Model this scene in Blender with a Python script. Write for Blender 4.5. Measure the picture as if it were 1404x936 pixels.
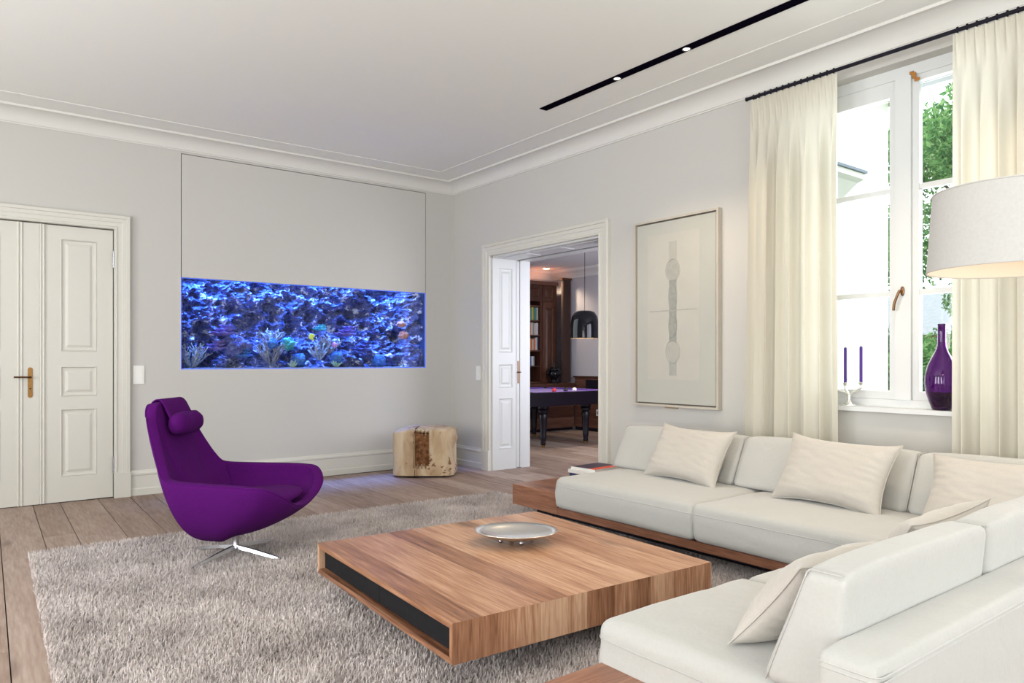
import bpy, bmesh, math, random
import numpy as np
from mathutils import Vector, Matrix, Euler, noise

random.seed(7)
np.random.seed(7)
R = math.radians
scene = bpy.context.scene
COL = scene.collection
for o in list(bpy.data.objects):
    bpy.data.objects.remove(o)

# ------------------------------------------------------------------ camera
cam_d = bpy.data.cameras.new('camera')
cam = bpy.data.objects.new('camera', cam_d)
COL.objects.link(cam)
cam.location = (-4.822, -7.44, 1.25)
cam.rotation_euler = (R(90), 0, R(-37.55))
cam_d.sensor_width = 36.0
cam_d.lens = 994.0 / 1404.0 * 36.0
cam_d.shift_y = 25.5 / 1404.0
cam_d.clip_start = 0.05
cam_d.clip_end = 200
scene.camera = cam

# ------------------------------------------------------------------ world, light, exposure
world = bpy.data.worlds.new('world')
scene.world = world
world.use_nodes = True
wn = world.node_tree.nodes
wn['Background'].inputs[0].default_value = (0.90, 0.97, 1.0, 1)
wn['Background'].inputs[1].default_value = 3.0

def area(name, loc, rot, sx, sy, power, col, spread=180):
    d = bpy.data.lights.new(name, 'AREA')
    d.shape = 'RECTANGLE'; d.size = sx; d.size_y = sy
    d.energy = power; d.color = col; d.spread = R(spread)
    o = bpy.data.objects.new(name, d); COL.objects.link(o)
    o.location = loc; o.rotation_euler = rot
    return o

# area lamps standing in for daylight; unseen windows are added to brighten the rooms
DAY = (1.0, 0.993, 0.975)
for i, x in enumerate((-6.3, -3.9, -1.5)):
    area('near_fill', (x, -10.02, 1.70), (R(118), 0, 0), 1.4, 2.7, 33, DAY)  # fill lamps added at unseen openings behind the camera
for i, y in enumerate((-8.3, -5.6, -2.9)):
    area('left_fill', (-8.02, y, 1.70), (0, R(-120), 0), 2.7, 1.4, 116, DAY)  # fill lamps added on the left, where no windows are known
area('daylight_right', (0.50, -5.24, 2.05), (0, R(90), 0), 2.1, 1.25, 30, (0.95, 0.98, 1.0))
area('daylight_right', (0.06, -8.40, 1.75), (0, R(118), 0), 2.6, 1.4, 42, (0.97, 0.99, 1.0))
area('billiard_fill', (1.9, -2.95, 1.7), (R(97), 0, 0), 1.9, 1.9, 74, (0.86, 0.86, 1.0))  # added fill lamp at an invented billiard room window

vs = scene.view_settings
vs.view_transform = 'Standard'
vs.look = 'None'
vs.exposure = 0.08
vs.gamma = 1.0
vs.use_curve_mapping = False
scene.cycles.use_denoising = True
scene.cycles.max_bounces = 10
scene.cycles.diffuse_bounces = 6
scene.cycles.transparent_max_bounces = 16
scene.cycles.sample_clamp_indirect = 6
scene.cycles.caustics_reflective = False
scene.cycles.caustics_refractive = False

# ------------------------------------------------------------------ materials
def mat(name):
    m = bpy.data.materials.new(name)
    m.use_nodes = True
    return m, m.node_tree.nodes, m.node_tree.links, m.node_tree.nodes['Principled BSDF']

def plain(name, col, rough=0.5, metal=0.0, spec=0.5, bump=0.0, bscale=60.0, sheen=0.0, vary=0.0, vscale=8.0, coat=0.0):
    m, n, l, p = mat(name)
    p.inputs['Base Color'].default_value = (*col, 1)
    p.inputs['Roughness'].default_value = rough
    p.inputs['Metallic'].default_value = metal
    p.inputs['Specular IOR Level'].default_value = spec
    p.inputs['Sheen Weight'].default_value = sheen
    p.inputs['Coat Weight'].default_value = coat
    tc = n.new('ShaderNodeTexCoord')
    if vary:
        ns = n.new('ShaderNodeTexNoise'); ns.inputs['Scale'].default_value = vscale; ns.inputs['Detail'].default_value = 4
        mx = n.new('ShaderNodeMix'); mx.data_type = 'RGBA'
        mx.inputs[6].default_value = (*[c * (1 - vary) for c in col], 1)
        mx.inputs[7].default_value = (*[min(1, c * (1 + vary)) for c in col], 1)
        l.new(tc.outputs['Object'], ns.inputs['Vector']); l.new(ns.outputs['Fac'], mx.inputs[0])
        l.new(mx.outputs[2], p.inputs['Base Color'])
    if bump:
        nb = n.new('ShaderNodeTexNoise'); nb.inputs['Scale'].default_value = bscale; nb.inputs['Detail'].default_value = 3
        b = n.new('ShaderNodeBump'); b.inputs['Strength'].default_value = bump; b.inputs['Distance'].default_value = 0.004
        l.new(tc.outputs['Object'], nb.inputs['Vector']); l.new(nb.outputs['Fac'], b.inputs['Height']); l.new(b.outputs['Normal'], p.inputs['Normal'])
    return m

def ramp(n, stops):
    r = n.new('ShaderNodeValToRGB')
    el = r.color_ramp.elements
    while len(el) > 1: el.remove(el[-1])
    el[0].position = stops[0][0]; el[0].color = (*stops[0][1], 1)
    for ps, c in stops[1:]:
        e = el.new(ps); e.color = (*c, 1)
    return r

def wood(name, dark, mid, light, axis=1, scale=1.0, rough=0.45, vary=0.35, stretch=0.06, knots=True, spec=0.4, bump=0.15):
    """grain runs along the given object axis; every board takes its own offset and tone"""
    m, n, l, p = mat(name)
    tc = n.new('ShaderNodeTexCoord'); oi = n.new('ShaderNodeObjectInfo')
    mul = n.new('ShaderNodeMath'); mul.operation = 'MULTIPLY'; mul.inputs[1].default_value = 57.0
    l.new(oi.outputs['Random'], mul.inputs[0])
    add = n.new('ShaderNodeVectorMath'); add.operation = 'ADD'
    l.new(tc.outputs['Object'], add.inputs[0]); l.new(mul.outputs[0], add.inputs[1])
    mp = n.new('ShaderNodeMapping')
    sc = [1.0 * scale] * 3; sc[axis] = stretch * scale
    mp.inputs['Scale'].default_value = sc
    l.new(add.outputs[0], mp.inputs['Vector'])
    n1 = n.new('ShaderNodeTexNoise'); n1.inputs['Scale'].default_value = 9; n1.inputs['Detail'].default_value = 6; n1.inputs['Distortion'].default_value = 1.2
    l.new(mp.outputs[0], n1.inputs['Vector'])
    n2 = n.new('ShaderNodeTexNoise'); n2.inputs['Scale'].default_value = 75; n2.inputs['Detail'].default_value = 3
    l.new(mp.outputs[0], n2.inputs['Vector'])
    mx = n.new('ShaderNodeMath'); mx.operation = 'MULTIPLY_ADD'; mx.inputs[1].default_value = 0.55
    l.new(n2.outputs['Fac'], mx.inputs[0])
    s1 = n.new('ShaderNodeMath'); s1.operation = 'MULTIPLY'; s1.inputs[1].default_value = 0.50
    l.new(n1.outputs['Fac'], s1.inputs[0]); l.new(s1.outputs[0], mx.inputs[2])
    # board tone
    mr = n.new('ShaderNodeMapRange'); mr.inputs['To Min'].default_value = -vary / 2; mr.inputs['To Max'].default_value = vary / 2
    l.new(oi.outputs['Random'], mr.inputs['Value'])
    ad = n.new('ShaderNodeMath'); ad.operation = 'ADD'
    l.new(mx.outputs[0], ad.inputs[0]); l.new(mr.outputs[0], ad.inputs[1])
    rp = ramp(n, [(0.28, dark), (0.52, mid), (0.76, light)])
    l.new(ad.outputs[0], rp.inputs[0])
    out = rp.outputs[0]
    if knots:
        nk = n.new('ShaderNodeTexNoise'); nk.inputs['Scale'].default_value = 3.1; nk.inputs['Detail'].default_value = 2
        mk = n.new('ShaderNodeMapping'); sk = [1.0 * scale] * 3; sk[axis] = 0.3 * scale; mk.inputs['Scale'].default_value = sk
        l.new(add.outputs[0], mk.inputs['Vector']); l.new(mk.outputs[0], nk.inputs['Vector'])
        rk = ramp(n, [(0.66, (0, 0, 0)), (0.76, (1, 1, 1))]); l.new(nk.outputs['Fac'], rk.inputs[0])
        km = n.new('ShaderNodeMix'); km.data_type = 'RGBA'
        l.new(rk.outputs[0], km.inputs[0]); l.new(out, km.inputs[6]); km.inputs[7].default_value = (*[c * 0.55 for c in dark], 1)
        out = km.outputs[2]
    l.new(out, p.inputs['Base Color'])
    p.inputs['Roughness'].default_value = rough
    p.inputs['Specular IOR Level'].default_value = spec
    if bump:
        b = n.new('ShaderNodeBump'); b.inputs['Strength'].default_value = bump; b.inputs['Distance'].default_value = 0.002
        l.new(mx.outputs[0], b.inputs['Height']); l.new(b.outputs['Normal'], p.inputs['Normal'])
    return m

def fabric(name, col, weave=900.0, vary=0.06, sheen=0.25, rough=0.95, wr=0.25, wrs=7.0):
    m, n, l, p = mat(name)
    tc = n.new('ShaderNodeTexCoord')
    ns = n.new('ShaderNodeTexNoise'); ns.inputs['Scale'].default_value = weave * 0.12; ns.inputs['Detail'].default_value = 6
    l.new(tc.outputs['Object'], ns.inputs['Vector'])
    mx = n.new('ShaderNodeMix'); mx.data_type = 'RGBA'
    mx.inputs[6].default_value = (*[c * (1 - vary) for c in col], 1)
    mx.inputs[7].default_value = (*[min(1, c * (1 + vary)) for c in col], 1)
    l.new(ns.outputs['Fac'], mx.inputs[0]); l.new(mx.outputs[2], p.inputs['Base Color'])
    p.inputs['Roughness'].default_value = rough
    p.inputs['Sheen Weight'].default_value = sheen
    p.inputs['Specular IOR Level'].default_value = 0.15
    nw = n.new('ShaderNodeTexNoise'); nw.inputs['Scale'].default_value = weave * 0.5; nw.inputs['Detail'].default_value = 1
    l.new(tc.outputs['Object'], nw.inputs['Vector'])
    b = n.new('ShaderNodeBump'); b.inputs['Strength'].default_value = 0.25; b.inputs['Distance'].default_value = 0.0015
    l.new(nw.outputs['Fac'], b.inputs['Height'])
    nl = n.new('ShaderNodeTexNoise'); nl.inputs['Scale'].default_value = wrs; nl.inputs['Detail'].default_value = 3; nl.inputs['Distortion'].default_value = 0.8
    l.new(tc.outputs['Object'], nl.inputs['Vector'])
    b2 = n.new('ShaderNodeBump'); b2.inputs['Strength'].default_value = wr; b2.inputs['Distance'].default_value = 0.012
    l.new(nl.outputs['Fac'], b2.inputs['Height']); l.new(b.outputs['Normal'], b2.inputs['Normal'])
    l.new(b2.outputs['Normal'], p.inputs['Normal'])
    return m

def glassy(name, tint=(1, 1, 1), gloss=0.9, ior=1.45):
    """thin pane: clear with a fresnel reflection"""
    m, n, l, p = mat(name)
    n.remove(p)
    tr = n.new('ShaderNodeBsdfTransparent'); tr.inputs[0].default_value = (*tint, 1)
    gl = n.new('ShaderNodeBsdfGlossy'); gl.inputs['Roughness'].default_value = 0.02
    fr = n.new('ShaderNodeFresnel'); fr.inputs['IOR'].default_value = ior
    ml = n.new('ShaderNodeMath'); ml.operation = 'MULTIPLY'; ml.inputs[1].default_value = gloss
    mx = n.new('ShaderNodeMixShader')
    l.new(fr.outputs[0], ml.inputs[0]); l.new(ml.outputs[0], mx.inputs[0]); l.new(tr.outputs[0], mx.inputs[1]); l.new(gl.outputs[0], mx.inputs[2])
    l.new(mx.outputs[0], n['Material Output'].inputs['Surface'])
    return m

def emit(name, col, strength):
    m, n, l, p = mat(name)
    p.inputs['Base Color'].default_value = (*col, 1)
    p.inputs['Emission Color'].default_value = (*col, 1)
    p.inputs['Emission Strength'].default_value = strength
    return m

def curtain_mat(name, col):
    m, n, l, p = mat(name)
    p.inputs['Base Color'].default_value = (*col, 1); p.inputs['Roughness'].default_value = 0.95
    p.inputs['Specular IOR Level'].default_value = 0.1
    tr = n.new('ShaderNodeBsdfTranslucent'); tr.inputs[0].default_value = (*[min(1, c * 1.02) for c in col], 1)
    mx = n.new('ShaderNodeMixShader'); mx.inputs[0].default_value = 0.30
    tc = n.new('ShaderNodeTexCoord'); nw = n.new('ShaderNodeTexNoise'); nw.inputs['Scale'].default_value = 350
    l.new(tc.outputs['Object'], nw.inputs['Vector'])
    b = n.new('ShaderNodeBump'); b.inputs['Strength'].default_value = 0.15; b.inputs['Distance'].default_value = 0.002
    l.new(nw.outputs['Fac'], b.inputs['Height']); l.new(b.outputs['Normal'], p.inputs['Normal'])
    l.new(p.outputs[0], mx.inputs[1]); l.new(tr.outputs[0], mx.inputs[2])
    l.new(mx.outputs[0], n['Material Output'].inputs['Surface'])
    return m

def island_mat(name, cols, rough=0.9, translucent=0.0, sheen=0.0, nscale=0.0):
    """each loose strand or leaf takes its own tone"""
    m, n, l, p = mat(name)
    g = n.new('ShaderNodeNewGeometry')
    rp = ramp(n, [(i / (len(cols) - 1), c) for i, c in enumerate(cols)])
    src = g.outputs['Random Per Island']
    if nscale:
        tc = n.new('ShaderNodeTexCoord'); ns = n.new('ShaderNodeTexNoise'); ns.inputs['Scale'].default_value = nscale; ns.inputs['Detail'].default_value = 3
        l.new(tc.outputs['Object'], ns.inputs['Vector'])
        mp = n.new('ShaderNodeMapRange'); mp.inputs['From Min'].default_value = 0.3; mp.inputs['From Max'].default_value = 0.7
        l.new(ns.outputs['Fac'], mp.inputs['Value'])
        ma = n.new('ShaderNodeMath'); ma.operation = 'MULTIPLY_ADD'; ma.inputs[1].default_value = 0.5
        mb = n.new('ShaderNodeMath'); mb.operation = 'MULTIPLY'; mb.inputs[1].default_value = 0.5
        l.new(mp.outputs[0], mb.inputs[0]); l.new(src, ma.inputs[0]); l.new(mb.outputs[0], ma.inputs[2])
        src = ma.outputs[0]
    l.new(src, rp.inputs[0]); l.new(rp.outputs[0], p.inputs['Base Color'])
    p.inputs['Roughness'].default_value = rough
    p.inputs['Specular IOR Level'].default_value = 0.2
    p.inputs['Sheen Weight'].default_value = sheen
    if translucent:
        tr = n.new('ShaderNodeBsdfTranslucent'); l.new(rp.outputs[0], tr.inputs[0])
        mx = n.new('ShaderNodeMixShader'); mx.inputs[0].default_value = translucent
        l.new(p.outputs[0], mx.inputs[1]); l.new(tr.outputs[0], mx.inputs[2]); l.new(mx.outputs[0], n['Material Output'].inputs['Surface'])
    return m

MT = {}
MT['wall'] = plain('wall_paint', (0.545, 0.537, 0.515), 0.9, bump=0.06, bscale=240, spec=0.2)
MT['ceil'] = plain('ceiling_paint', (0.80, 0.81, 0.79), 0.95, spec=0.1, bump=0.03, bscale=200)
MT['cove'] = plain('cove_plaster', (0.68, 0.675, 0.65), 0.85, spec=0.2)
MT['trim'] = plain('cream_lacquer', (0.63, 0.62, 0.57), 0.42, spec=0.4)
MT['white'] = plain('white_lacquer', (0.68, 0.70, 0.71), 0.35, spec=0.45)
MT['jamb'] = plain('jamb_lacquer', (0.60, 0.615, 0.615), 0.38, spec=0.4)
MT['gapdark'] = plain('dark_gap', (0.02, 0.02, 0.022), 0.9)
MT['plank'] = wood('oiled_oak_floor', (0.185, 0.118, 0.088), (0.315, 0.225, 0.180), (0.43, 0.335, 0.285), axis=1, rough=0.55, vary=0.30, stretch=0.08, scale=1.1, bump=0.25)
MT['walnut'] = wood('walnut_boards', (0.12, 0.045, 0.022), (0.36, 0.175, 0.095), (0.60, 0.37, 0.235), axis=1, rough=0.34, vary=0.40, stretch=0.05, scale=1.25)
MT['walnut_up'] = wood('walnut_upright', (0.165, 0.068, 0.032), (0.36, 0.18, 0.10), (0.58, 0.37, 0.24), axis=2, rough=0.36, vary=0.42, stretch=0.07, scale=1.6)
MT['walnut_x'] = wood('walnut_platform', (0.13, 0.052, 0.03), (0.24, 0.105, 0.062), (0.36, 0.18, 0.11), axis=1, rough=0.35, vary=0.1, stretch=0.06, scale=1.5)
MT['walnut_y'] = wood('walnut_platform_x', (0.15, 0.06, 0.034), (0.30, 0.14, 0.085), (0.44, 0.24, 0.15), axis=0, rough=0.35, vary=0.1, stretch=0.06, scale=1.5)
MT['drawer'] = plain('black_stained_drawer', (0.012, 0.012, 0.014), 0.7, spec=0.15, vary=0.3, vscale=40)
MT['sofa'] = fabric('sofa_linen', (0.445, 0.445, 0.425), wr=0.34, wrs=9)
MT['pillow'] = fabric('pillow_linen', (0.475, 0.448, 0.408), wr=0.35, wrs=9)
MT['purple'] = fabric('purple_wool', (0.076, 0.0030, 0.118), weave=500, vary=0.22, sheen=0.0, wr=0.05)
MT['chrome'] = plain('chrome', (0.46, 0.46, 0.50), 0.24, metal=1.0)
MT['silver'] = plain('polished_silver', (0.93, 0.92, 0.88), 0.24, metal=1.0)
MT['brass'] = plain('aged_brass', (0.24, 0.13, 0.045), 0.35, metal=1.0, vary=0.3, vscale=50)
MT['bronze'] = plain('dark_bronze', (0.13, 0.07, 0.04), 0.35, metal=1.0)
MT['bronze_l'] = plain('handle_bronze', (0.26, 0.14, 0.07), 0.35, metal=1.0)
MT['black'] = plain('black_metal', (0.008, 0.007, 0.014), 0.6, spec=0.2)
MT['slot'] = plain('slot_black', (0.004, 0.003, 0.008), 0.95, spec=0.0)
MT['gloss_black'] = plain('gloss_black', (0.006, 0.006, 0.009), 0.06, spec=0.35)
MT['switch'] = plain('white_plastic', (0.78, 0.78, 0.76), 0.3)
MT['curtain'] = curtain_mat('cream_curtain', (0.705, 0.68, 0.595))
MT['pane'] = glassy('window_glass', (0.97, 0.99, 0.985), 0.8)
MT['tank_glass'] = glassy('aquarium_glass', (0.95, 0.98, 1.0), 0.35, ior=1.2)
MT['shade'] = fabric('lamp_linen', (0.50, 0.495, 0.475), weave=700, vary=0.09, sheen=0.1, wr=0.0)
MT['shade_in'] = plain('lamp_lining', (0.66, 0.58, 0.52), 0.8)
MT['candle'] = plain('purple_wax', (0.062, 0.008, 0.23), 0.4, spec=0.4)
MT['stump'] = None
MT['frame'] = plain('pale_frame_wood', (0.50, 0.46, 0.40), 0.5, vary=0.05, vscale=30)

# ------------------------------------------------------------------ mesh helpers
def new_bm(): return bmesh.new()

def bx(bm, x0, x1, y0, y1, z0, z1):
    if x0 > x1: x0, x1 = x1, x0
    if y0 > y1: y0, y1 = y1, y0
    if z0 > z1: z0, z1 = z1, z0
    v = [bm.verts.new(c) for c in ((x0,y0,z0),(x1,y0,z0),(x1,y1,z0),(x0,y1,z0),(x0,y0,z1),(x1,y0,z1),(x1,y1,z1),(x0,y1,z1))]
    for f in ((0,3,2,1),(4,5,6,7),(0,1,5,4),(1,2,6,5),(2,3,7,6),(3,0,4,7)):
        bm.faces.new([v[i] for i in f])
    return v

def loft(bm, rings, closed=True, cap0=False, cap1=False):
    vr = [[bm.verts.new(p) for p in r] for r in rings]
    n = len(rings[0])
    for a, b in zip(vr[:-1], vr[1:]):
        for i in range(n if closed else n - 1):
            j = (i + 1) % n
            bm.faces.new((a[i], a[j], b[j], b[i]))
    if cap0: bm.faces.new(vr[0][::-1])
    if cap1: bm.faces.new(vr[-1])
    return vr

def lathe(bm, prof, seg=32, c=(0, 0), sx=1.0, sy=1.0, cap0=True, cap1=True, mtx=None):
    rings = []
    for r, z in prof:
        ring = [Vector((c[0] + sx * r * math.cos(2*math.pi*i/seg), c[1] + sy * r * math.sin(2*math.pi*i/seg), z)) for i in range(seg)]
        if mtx: ring = [mtx @ p for p in ring]
        rings.append(ring)
    return loft(bm, rings, True, cap0, cap1)

def tube(bm, pts, rad, seg=10, cap=True):
    pts = [Vector(p) for p in pts]
    rr = rad if isinstance(rad, (list, tuple)) else [rad] * len(pts)
    rings = []; prev = None
    for i, p in enumerate(pts):
        t = (pts[min(i+1, len(pts)-1)] - pts[max(i-1, 0)]).normalized()
        if prev is None:
            a = Vector((0, 0, 1)) if abs(t.z) < 0.9 else Vector((1, 0, 0))
            u = t.cross(a).normalized()
        else:
            u = (prev - t * prev.dot(t)).normalized()
        prev = u; w = t.cross(u)
        rings.append([p + (u * math.cos(2*math.pi*k/seg) + w * math.sin(2*math.pi*k/seg)) * rr[i] for k in range(seg)])
    loft(bm, rings, True, cap, cap)

def prism(bm, poly, axis, a, b):
    """extrude a 2D polygon along an axis (0: poly=(y,z), 1: poly=(x,z), 2: poly=(x,y))"""
    def mk(p, t):
        if axis == 0: return (t, p[0], p[1])
        if axis == 1: return (p[0], t, p[1])
        return (p[0], p[1], t)
    A = [bm.verts.new(mk(p, a)) for p in poly]; B = [bm.verts.new(mk(p, b)) for p in poly]
    n = len(poly)
    for i in range(n):
        j = (i + 1) % n
        bm.faces.new((A[i], A[j], B[j], B[i]))
    bm.faces.new(A[::-1]); bm.faces.new(B)

def grid(bm, f, nu, nv, closed_u=False):
    vs_ = [[bm.verts.new(f(i / nu, j / nv)) for j in range(nv + 1)] for i in range(nu + (0 if closed_u else 1))]
    N = len(vs_)
    for i in range(nu):
        for j in range(nv):
            bm.faces.new((vs_[i][j], vs_[(i+1) % N][j], vs_[(i+1) % N][j+1], vs_[i][j+1]))

def catmull(pts, n, closed=False):
    pts = [Vector(p) for p in pts]; out = []
    m = len(pts); segs = m if closed else m - 1
    for i in range(segs):
        if closed: p0, p1, p2, p3 = (pts[(i + k - 1) % m] for k in range(4))
        else: p0, p1, p2, p3 = pts[max(i-1, 0)], pts[i], pts[i+1], pts[min(i+2, m-1)]
        for k in range(n):
            t = k / n
            out.append(0.5 * ((2*p1) + (-p0+p2)*t + (2*p0-5*p1+4*p2-p3)*t*t + (-p0+3*p1-3*p2+p3)*t**3))
    if not closed: out.append(pts[-1])
    return out

def obj(name, bm, m, parent=None, smooth=False, bevel=0.0, seg=2, loc=None, rot=None, autos=None):
    if bevel:
        es = [e for e in bm.edges if len(e.link_faces) == 2 and e.calc_face_angle(0) > R(30)]
        bmesh.ops.bevel(bm, geom=es, offset=bevel, segments=seg, profile=0.5, affect='EDGES', clamp_overlap=True)
    bmesh.ops.recalc_face_normals(bm, faces=bm.faces)
    me = bpy.data.meshes.new(name)
    bm.to_mesh(me); bm.free()
    if smooth:
        me.polygons.foreach_set('use_smooth', [True] * len(me.polygons))
        if autos: me.set_sharp_from_angle(angle=R(autos))
    if m is not None:
        for mm in (m if isinstance(m, (list, tuple)) else [m]): me.materials.append(mm)
    o = bpy.data.objects.new(name, me); COL.objects.link(o)
    if parent: o.parent = parent
    if loc is not None: o.location = loc
    if rot is not None: o.rotation_euler = rot
    return o

def box(name, x0, x1, y0, y1, z0, z1, m, parent=None, bevel=0.0, seg=2):
    b = new_bm(); bx(b, x0, x1, y0, y1, z0, z1)
    return obj(name, b, m, parent, bevel=bevel, seg=seg)

def tag(o, label, cat, group=None):
    o['label'] = label; o['category'] = cat
    if group: o['group'] = group
    return o

def thing(name, label, cat, loc=(0, 0, 0), rz=0.0, group=None):
    o = bpy.data.objects.new(name, None); COL.objects.link(o)
    o.location = loc; o.rotation_euler = (0, 0, rz); o.empty_display_size = 0.1
    return tag(o, label, cat, group)

def struct(o, label=None):
    o['kind'] = 'structure'
    if label: o['label'] = label
    return o

def sempty(name, label, loc=(0, 0, 0)):
    o = bpy.data.objects.new(name, None); COL.objects.link(o); o.location = loc
    o['kind'] = 'structure'; o['label'] = label
    return o

def wall_with_holes(bm, axis, a0, a1, z0, z1, t0, t1, holes):
    """solid wall slab with rectangular holes; axis 0: runs along x (t is y), 1: runs along y (t is x)"""
    xs = sorted(set([a0, a1] + [h[0] for h in holes] + [h[1] for h in holes]))
    zs = sorted(set([z0, z1] + [h[2] for h in holes] + [h[3] for h in holes]))
    def inside(i, k):
        if i < 0 or k < 0 or i >= len(xs) - 1 or k >= len(zs) - 1: return False
        cx, cz = (xs[i] + xs[i+1]) / 2, (zs[k] + zs[k+1]) / 2
        return not any(h[0] < cx < h[1] and h[2] < cz < h[3] for h in holes)
    V = {}
    def v(i, k, t):
        key = (i, k, t)
        if key not in V:
            V[key] = bm.verts.new((xs[i], t, zs[k]) if axis == 0 else (t, xs[i], zs[k]))
        return V[key]
    for i in range(len(xs) - 1):
        for k in range(len(zs) - 1):
            if not inside(i, k): continue
            for t in (t0, t1):
                bm.faces.new((v(i,k,t), v(i+1,k,t), v(i+1,k+1,t), v(i,k+1,t)))
            if not inside(i-1, k): bm.faces.new((v(i,k,t0), v(i,k+1,t0), v(i,k+1,t1), v(i,k,t1)))
            if not inside(i+1, k): bm.faces.new((v(i+1,k,t0), v(i+1,k+1,t0), v(i+1,k+1,t1), v(i+1,k,t1)))
            if not inside(i, k-1): bm.faces.new((v(i,k,t0), v(i+1,k,t0), v(i+1,k,t1), v(i,k,t1)))
            if not inside(i, k+1): bm.faces.new((v(i,k+1,t0), v(i+1,k+1,t0), v(i+1,k+1,t1), v(i,k+1,t1)))

# ================================================================== THE ROOM
XL, YN, ZC = -8.0, -10.0, 3.368          # left wall, near wall, ceiling
AQ = (-3.104, -0.392, 1.160, 3.232)      # recess of the aquarium and its hatch
DOOR = (-2.535, -0.79, 0.0, 2.425)       # opening to the billiard room (y0,y1,z0,z1)
WIN = (-5.94, -4.54, 0.915, 3.170)       # window opening
DL = (-4.935, -3.672, 0.0, 2.437)        # double door in the back wall

b = new_bm(); wall_with_holes(b, 0, XL, 0.0, 0.0, ZC, 0.0, 0.72, [AQ, DL])
wall_back = struct(obj('wall_back', b, MT['wall']), 'warm grey wall with the built-in aquarium')
b = new_bm(); wall_with_holes(b, 1, YN, 0.72, 0.0, ZC, 0.0, 0.54, [DOOR, WIN, (-9.1, -7.7, 0.3, 3.1)])
wall_right = struct(obj('wall_right', b, MT['wall']), 'warm grey wall with the doorway and the window')
b = new_bm(); wall_with_holes(b, 1, YN - 0.3, 0.0, 0.0, ZC, XL - 0.3, XL, [(y - 0.7, y + 0.7, 0.3, 3.1) for y in (-8.3, -5.6, -2.9)])
wall_left = struct(obj('wall_left', b, MT['wall']), 'grey wall with added window openings on the left side of the room')
b = new_bm(); wall_with_holes(b, 0, XL, 0.54, 0.0, ZC, YN - 0.3, YN, [(x - 0.7, x + 0.7, 0.3, 3.1) for x in (-6.3, -3.9, -1.5)])
wall_near = struct(obj('wall_near', b, MT['wall']), 'grey wall with added window openings behind the camera')
ceiling = struct(box('ceiling', XL, 0.0, YN, 0.0, ZC, ZC + 0.15, MT['ceil']), 'plain white plaster ceiling')

# cove moulding round the ceiling
cove_prof = [(0.0, 3.252), (0.012, 3.252), (0.014, 3.262), (0.024, 3.264), (0.030, 3.285), (0.050, 3.312), (0.080, 3.333), (0.120, 3.347),
             (0.172, 3.353), (0.180, 3.356), (0.184, 3.350), (0.203, 3.350), (0.206, 3.358), (0.207, 3.372), (0.0, 3.372)]
line_prof = [(0.478, 3.372), (0.478, 3.363), (0.484, 3.360), (0.490, 3.363), (0.490, 3.372)]
def wall_run(prof, side, m, name):
    bm = new_bm()
    def ring(c):
        out = []
        for a, z in prof:
            out.append({'bl': (XL + a, -a, z), 'br': (-a, -a, z), 'nr': (-a, YN + a, z), 'nl': (XL + a, YN + a, z)}[c])
        return out
    pair = {'back': ('bl', 'br'), 'right': ('br', 'nr'), 'near': ('nr', 'nl'), 'left': ('nl', 'bl')}[side]
    loft(bm, [ring(pair[0]), ring(pair[1])], closed=True)
    return struct(obj(name, bm, m, smooth=True, autos=35))
k = 1
for side in ('back', 'right', 'left', 'near'):
    o = wall_run(cove_prof, side, MT['cove'], 'trim_%d' % k); o['label'] = 'white plaster cove moulding along the %s wall' % side; k += 1
    o = wall_run(line_prof, side, MT['cove'], 'trim_%d' % k); o['label'] = 'fine plaster bead on the ceiling beside the %s wall' % side; k += 1

# baseboards
base_prof = [(0, 0), (0.028, 0), (0.028, 0.058), (0.022, 0.064), (0.018, 0.068), (0.018, 0.182), (0.026, 0.190), (0.026, 0.205), (0.018, 0.216), (0.014, 0.232), (0, 0.232)]
def baseboard(name, segs, label):
    bm = new_bm()
    for side, a, c in segs:
        if side == 'back': rings = [[(a, -p, z) for p, z in base_prof], [(c, -p, z) for p, z in base_prof]]
        elif side == 'right': rings = [[(-p, a, z) for p, z in base_prof], [(-p, c, z) for p, z in base_prof]]
        elif side == 'left': rings = [[(XL + p, a, z) for p, z in base_prof], [(XL + p, c, z) for p, z in base_prof]]
        else: rings = [[(a, YN + p, z) for p, z in base_prof], [(c, YN + p, z) for p, z in base_prof]]
        loft(bm, rings, True, True, True)
    return struct(obj(name, bm, MT['trim']), label)
baseboard('baseboard_back', [('back', XL, -5.07), ('back', -3.542, 0.0)], 'tall cream profiled baseboard under the aquarium')
baseboard('baseboard_right', [('right', 0.0, -0.655), ('right', -2.665, YN)], 'tall cream profiled baseboard along the window wall')
baseboard('baseboard_left', [('left', YN, 0.0)], 'tall cream profiled baseboard on the left wall')
baseboard('baseboard_near', [('near', XL, 0.0)], 'tall cream profiled baseboard on the near wall')

# windows added out of view to let light into the room
wi = 2
def far_window(cx, cy, along):
    global wi
    o = sempty('window_%d' % wi, 'white casement window added out of view in the %s wall' % {'x': 'near', 'y': 'left', 'r': 'right'}[along], (cx, cy, 0.3)); wi += 1
    for a0, a1, z0, z1 in ((-.7, -.62, 0, 2.8), (.62, .7, 0, 2.8), (-.05, .05, .08, 2.72), (-.62, .62, 0, .08), (-.62, .62, 2.72, 2.8), (-.62, -.05, 1.5, 1.54), (.05, .62, 1.5, 1.54)):
        if along == 'x': box('window_frame', a0, a1, -.18, -.12, z0, z1, MT['white'], o)
        else: box('window_frame', -.18, -.12, a0, a1, z0, z1, MT['white'], o)
for x in (-6.3, -3.9, -1.5): far_window(x, YN, 'x')
for y in (-8.3, -5.6, -2.9): far_window(XL, y, 'y')
far_window(0.42, -8.4, 'r')

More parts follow.
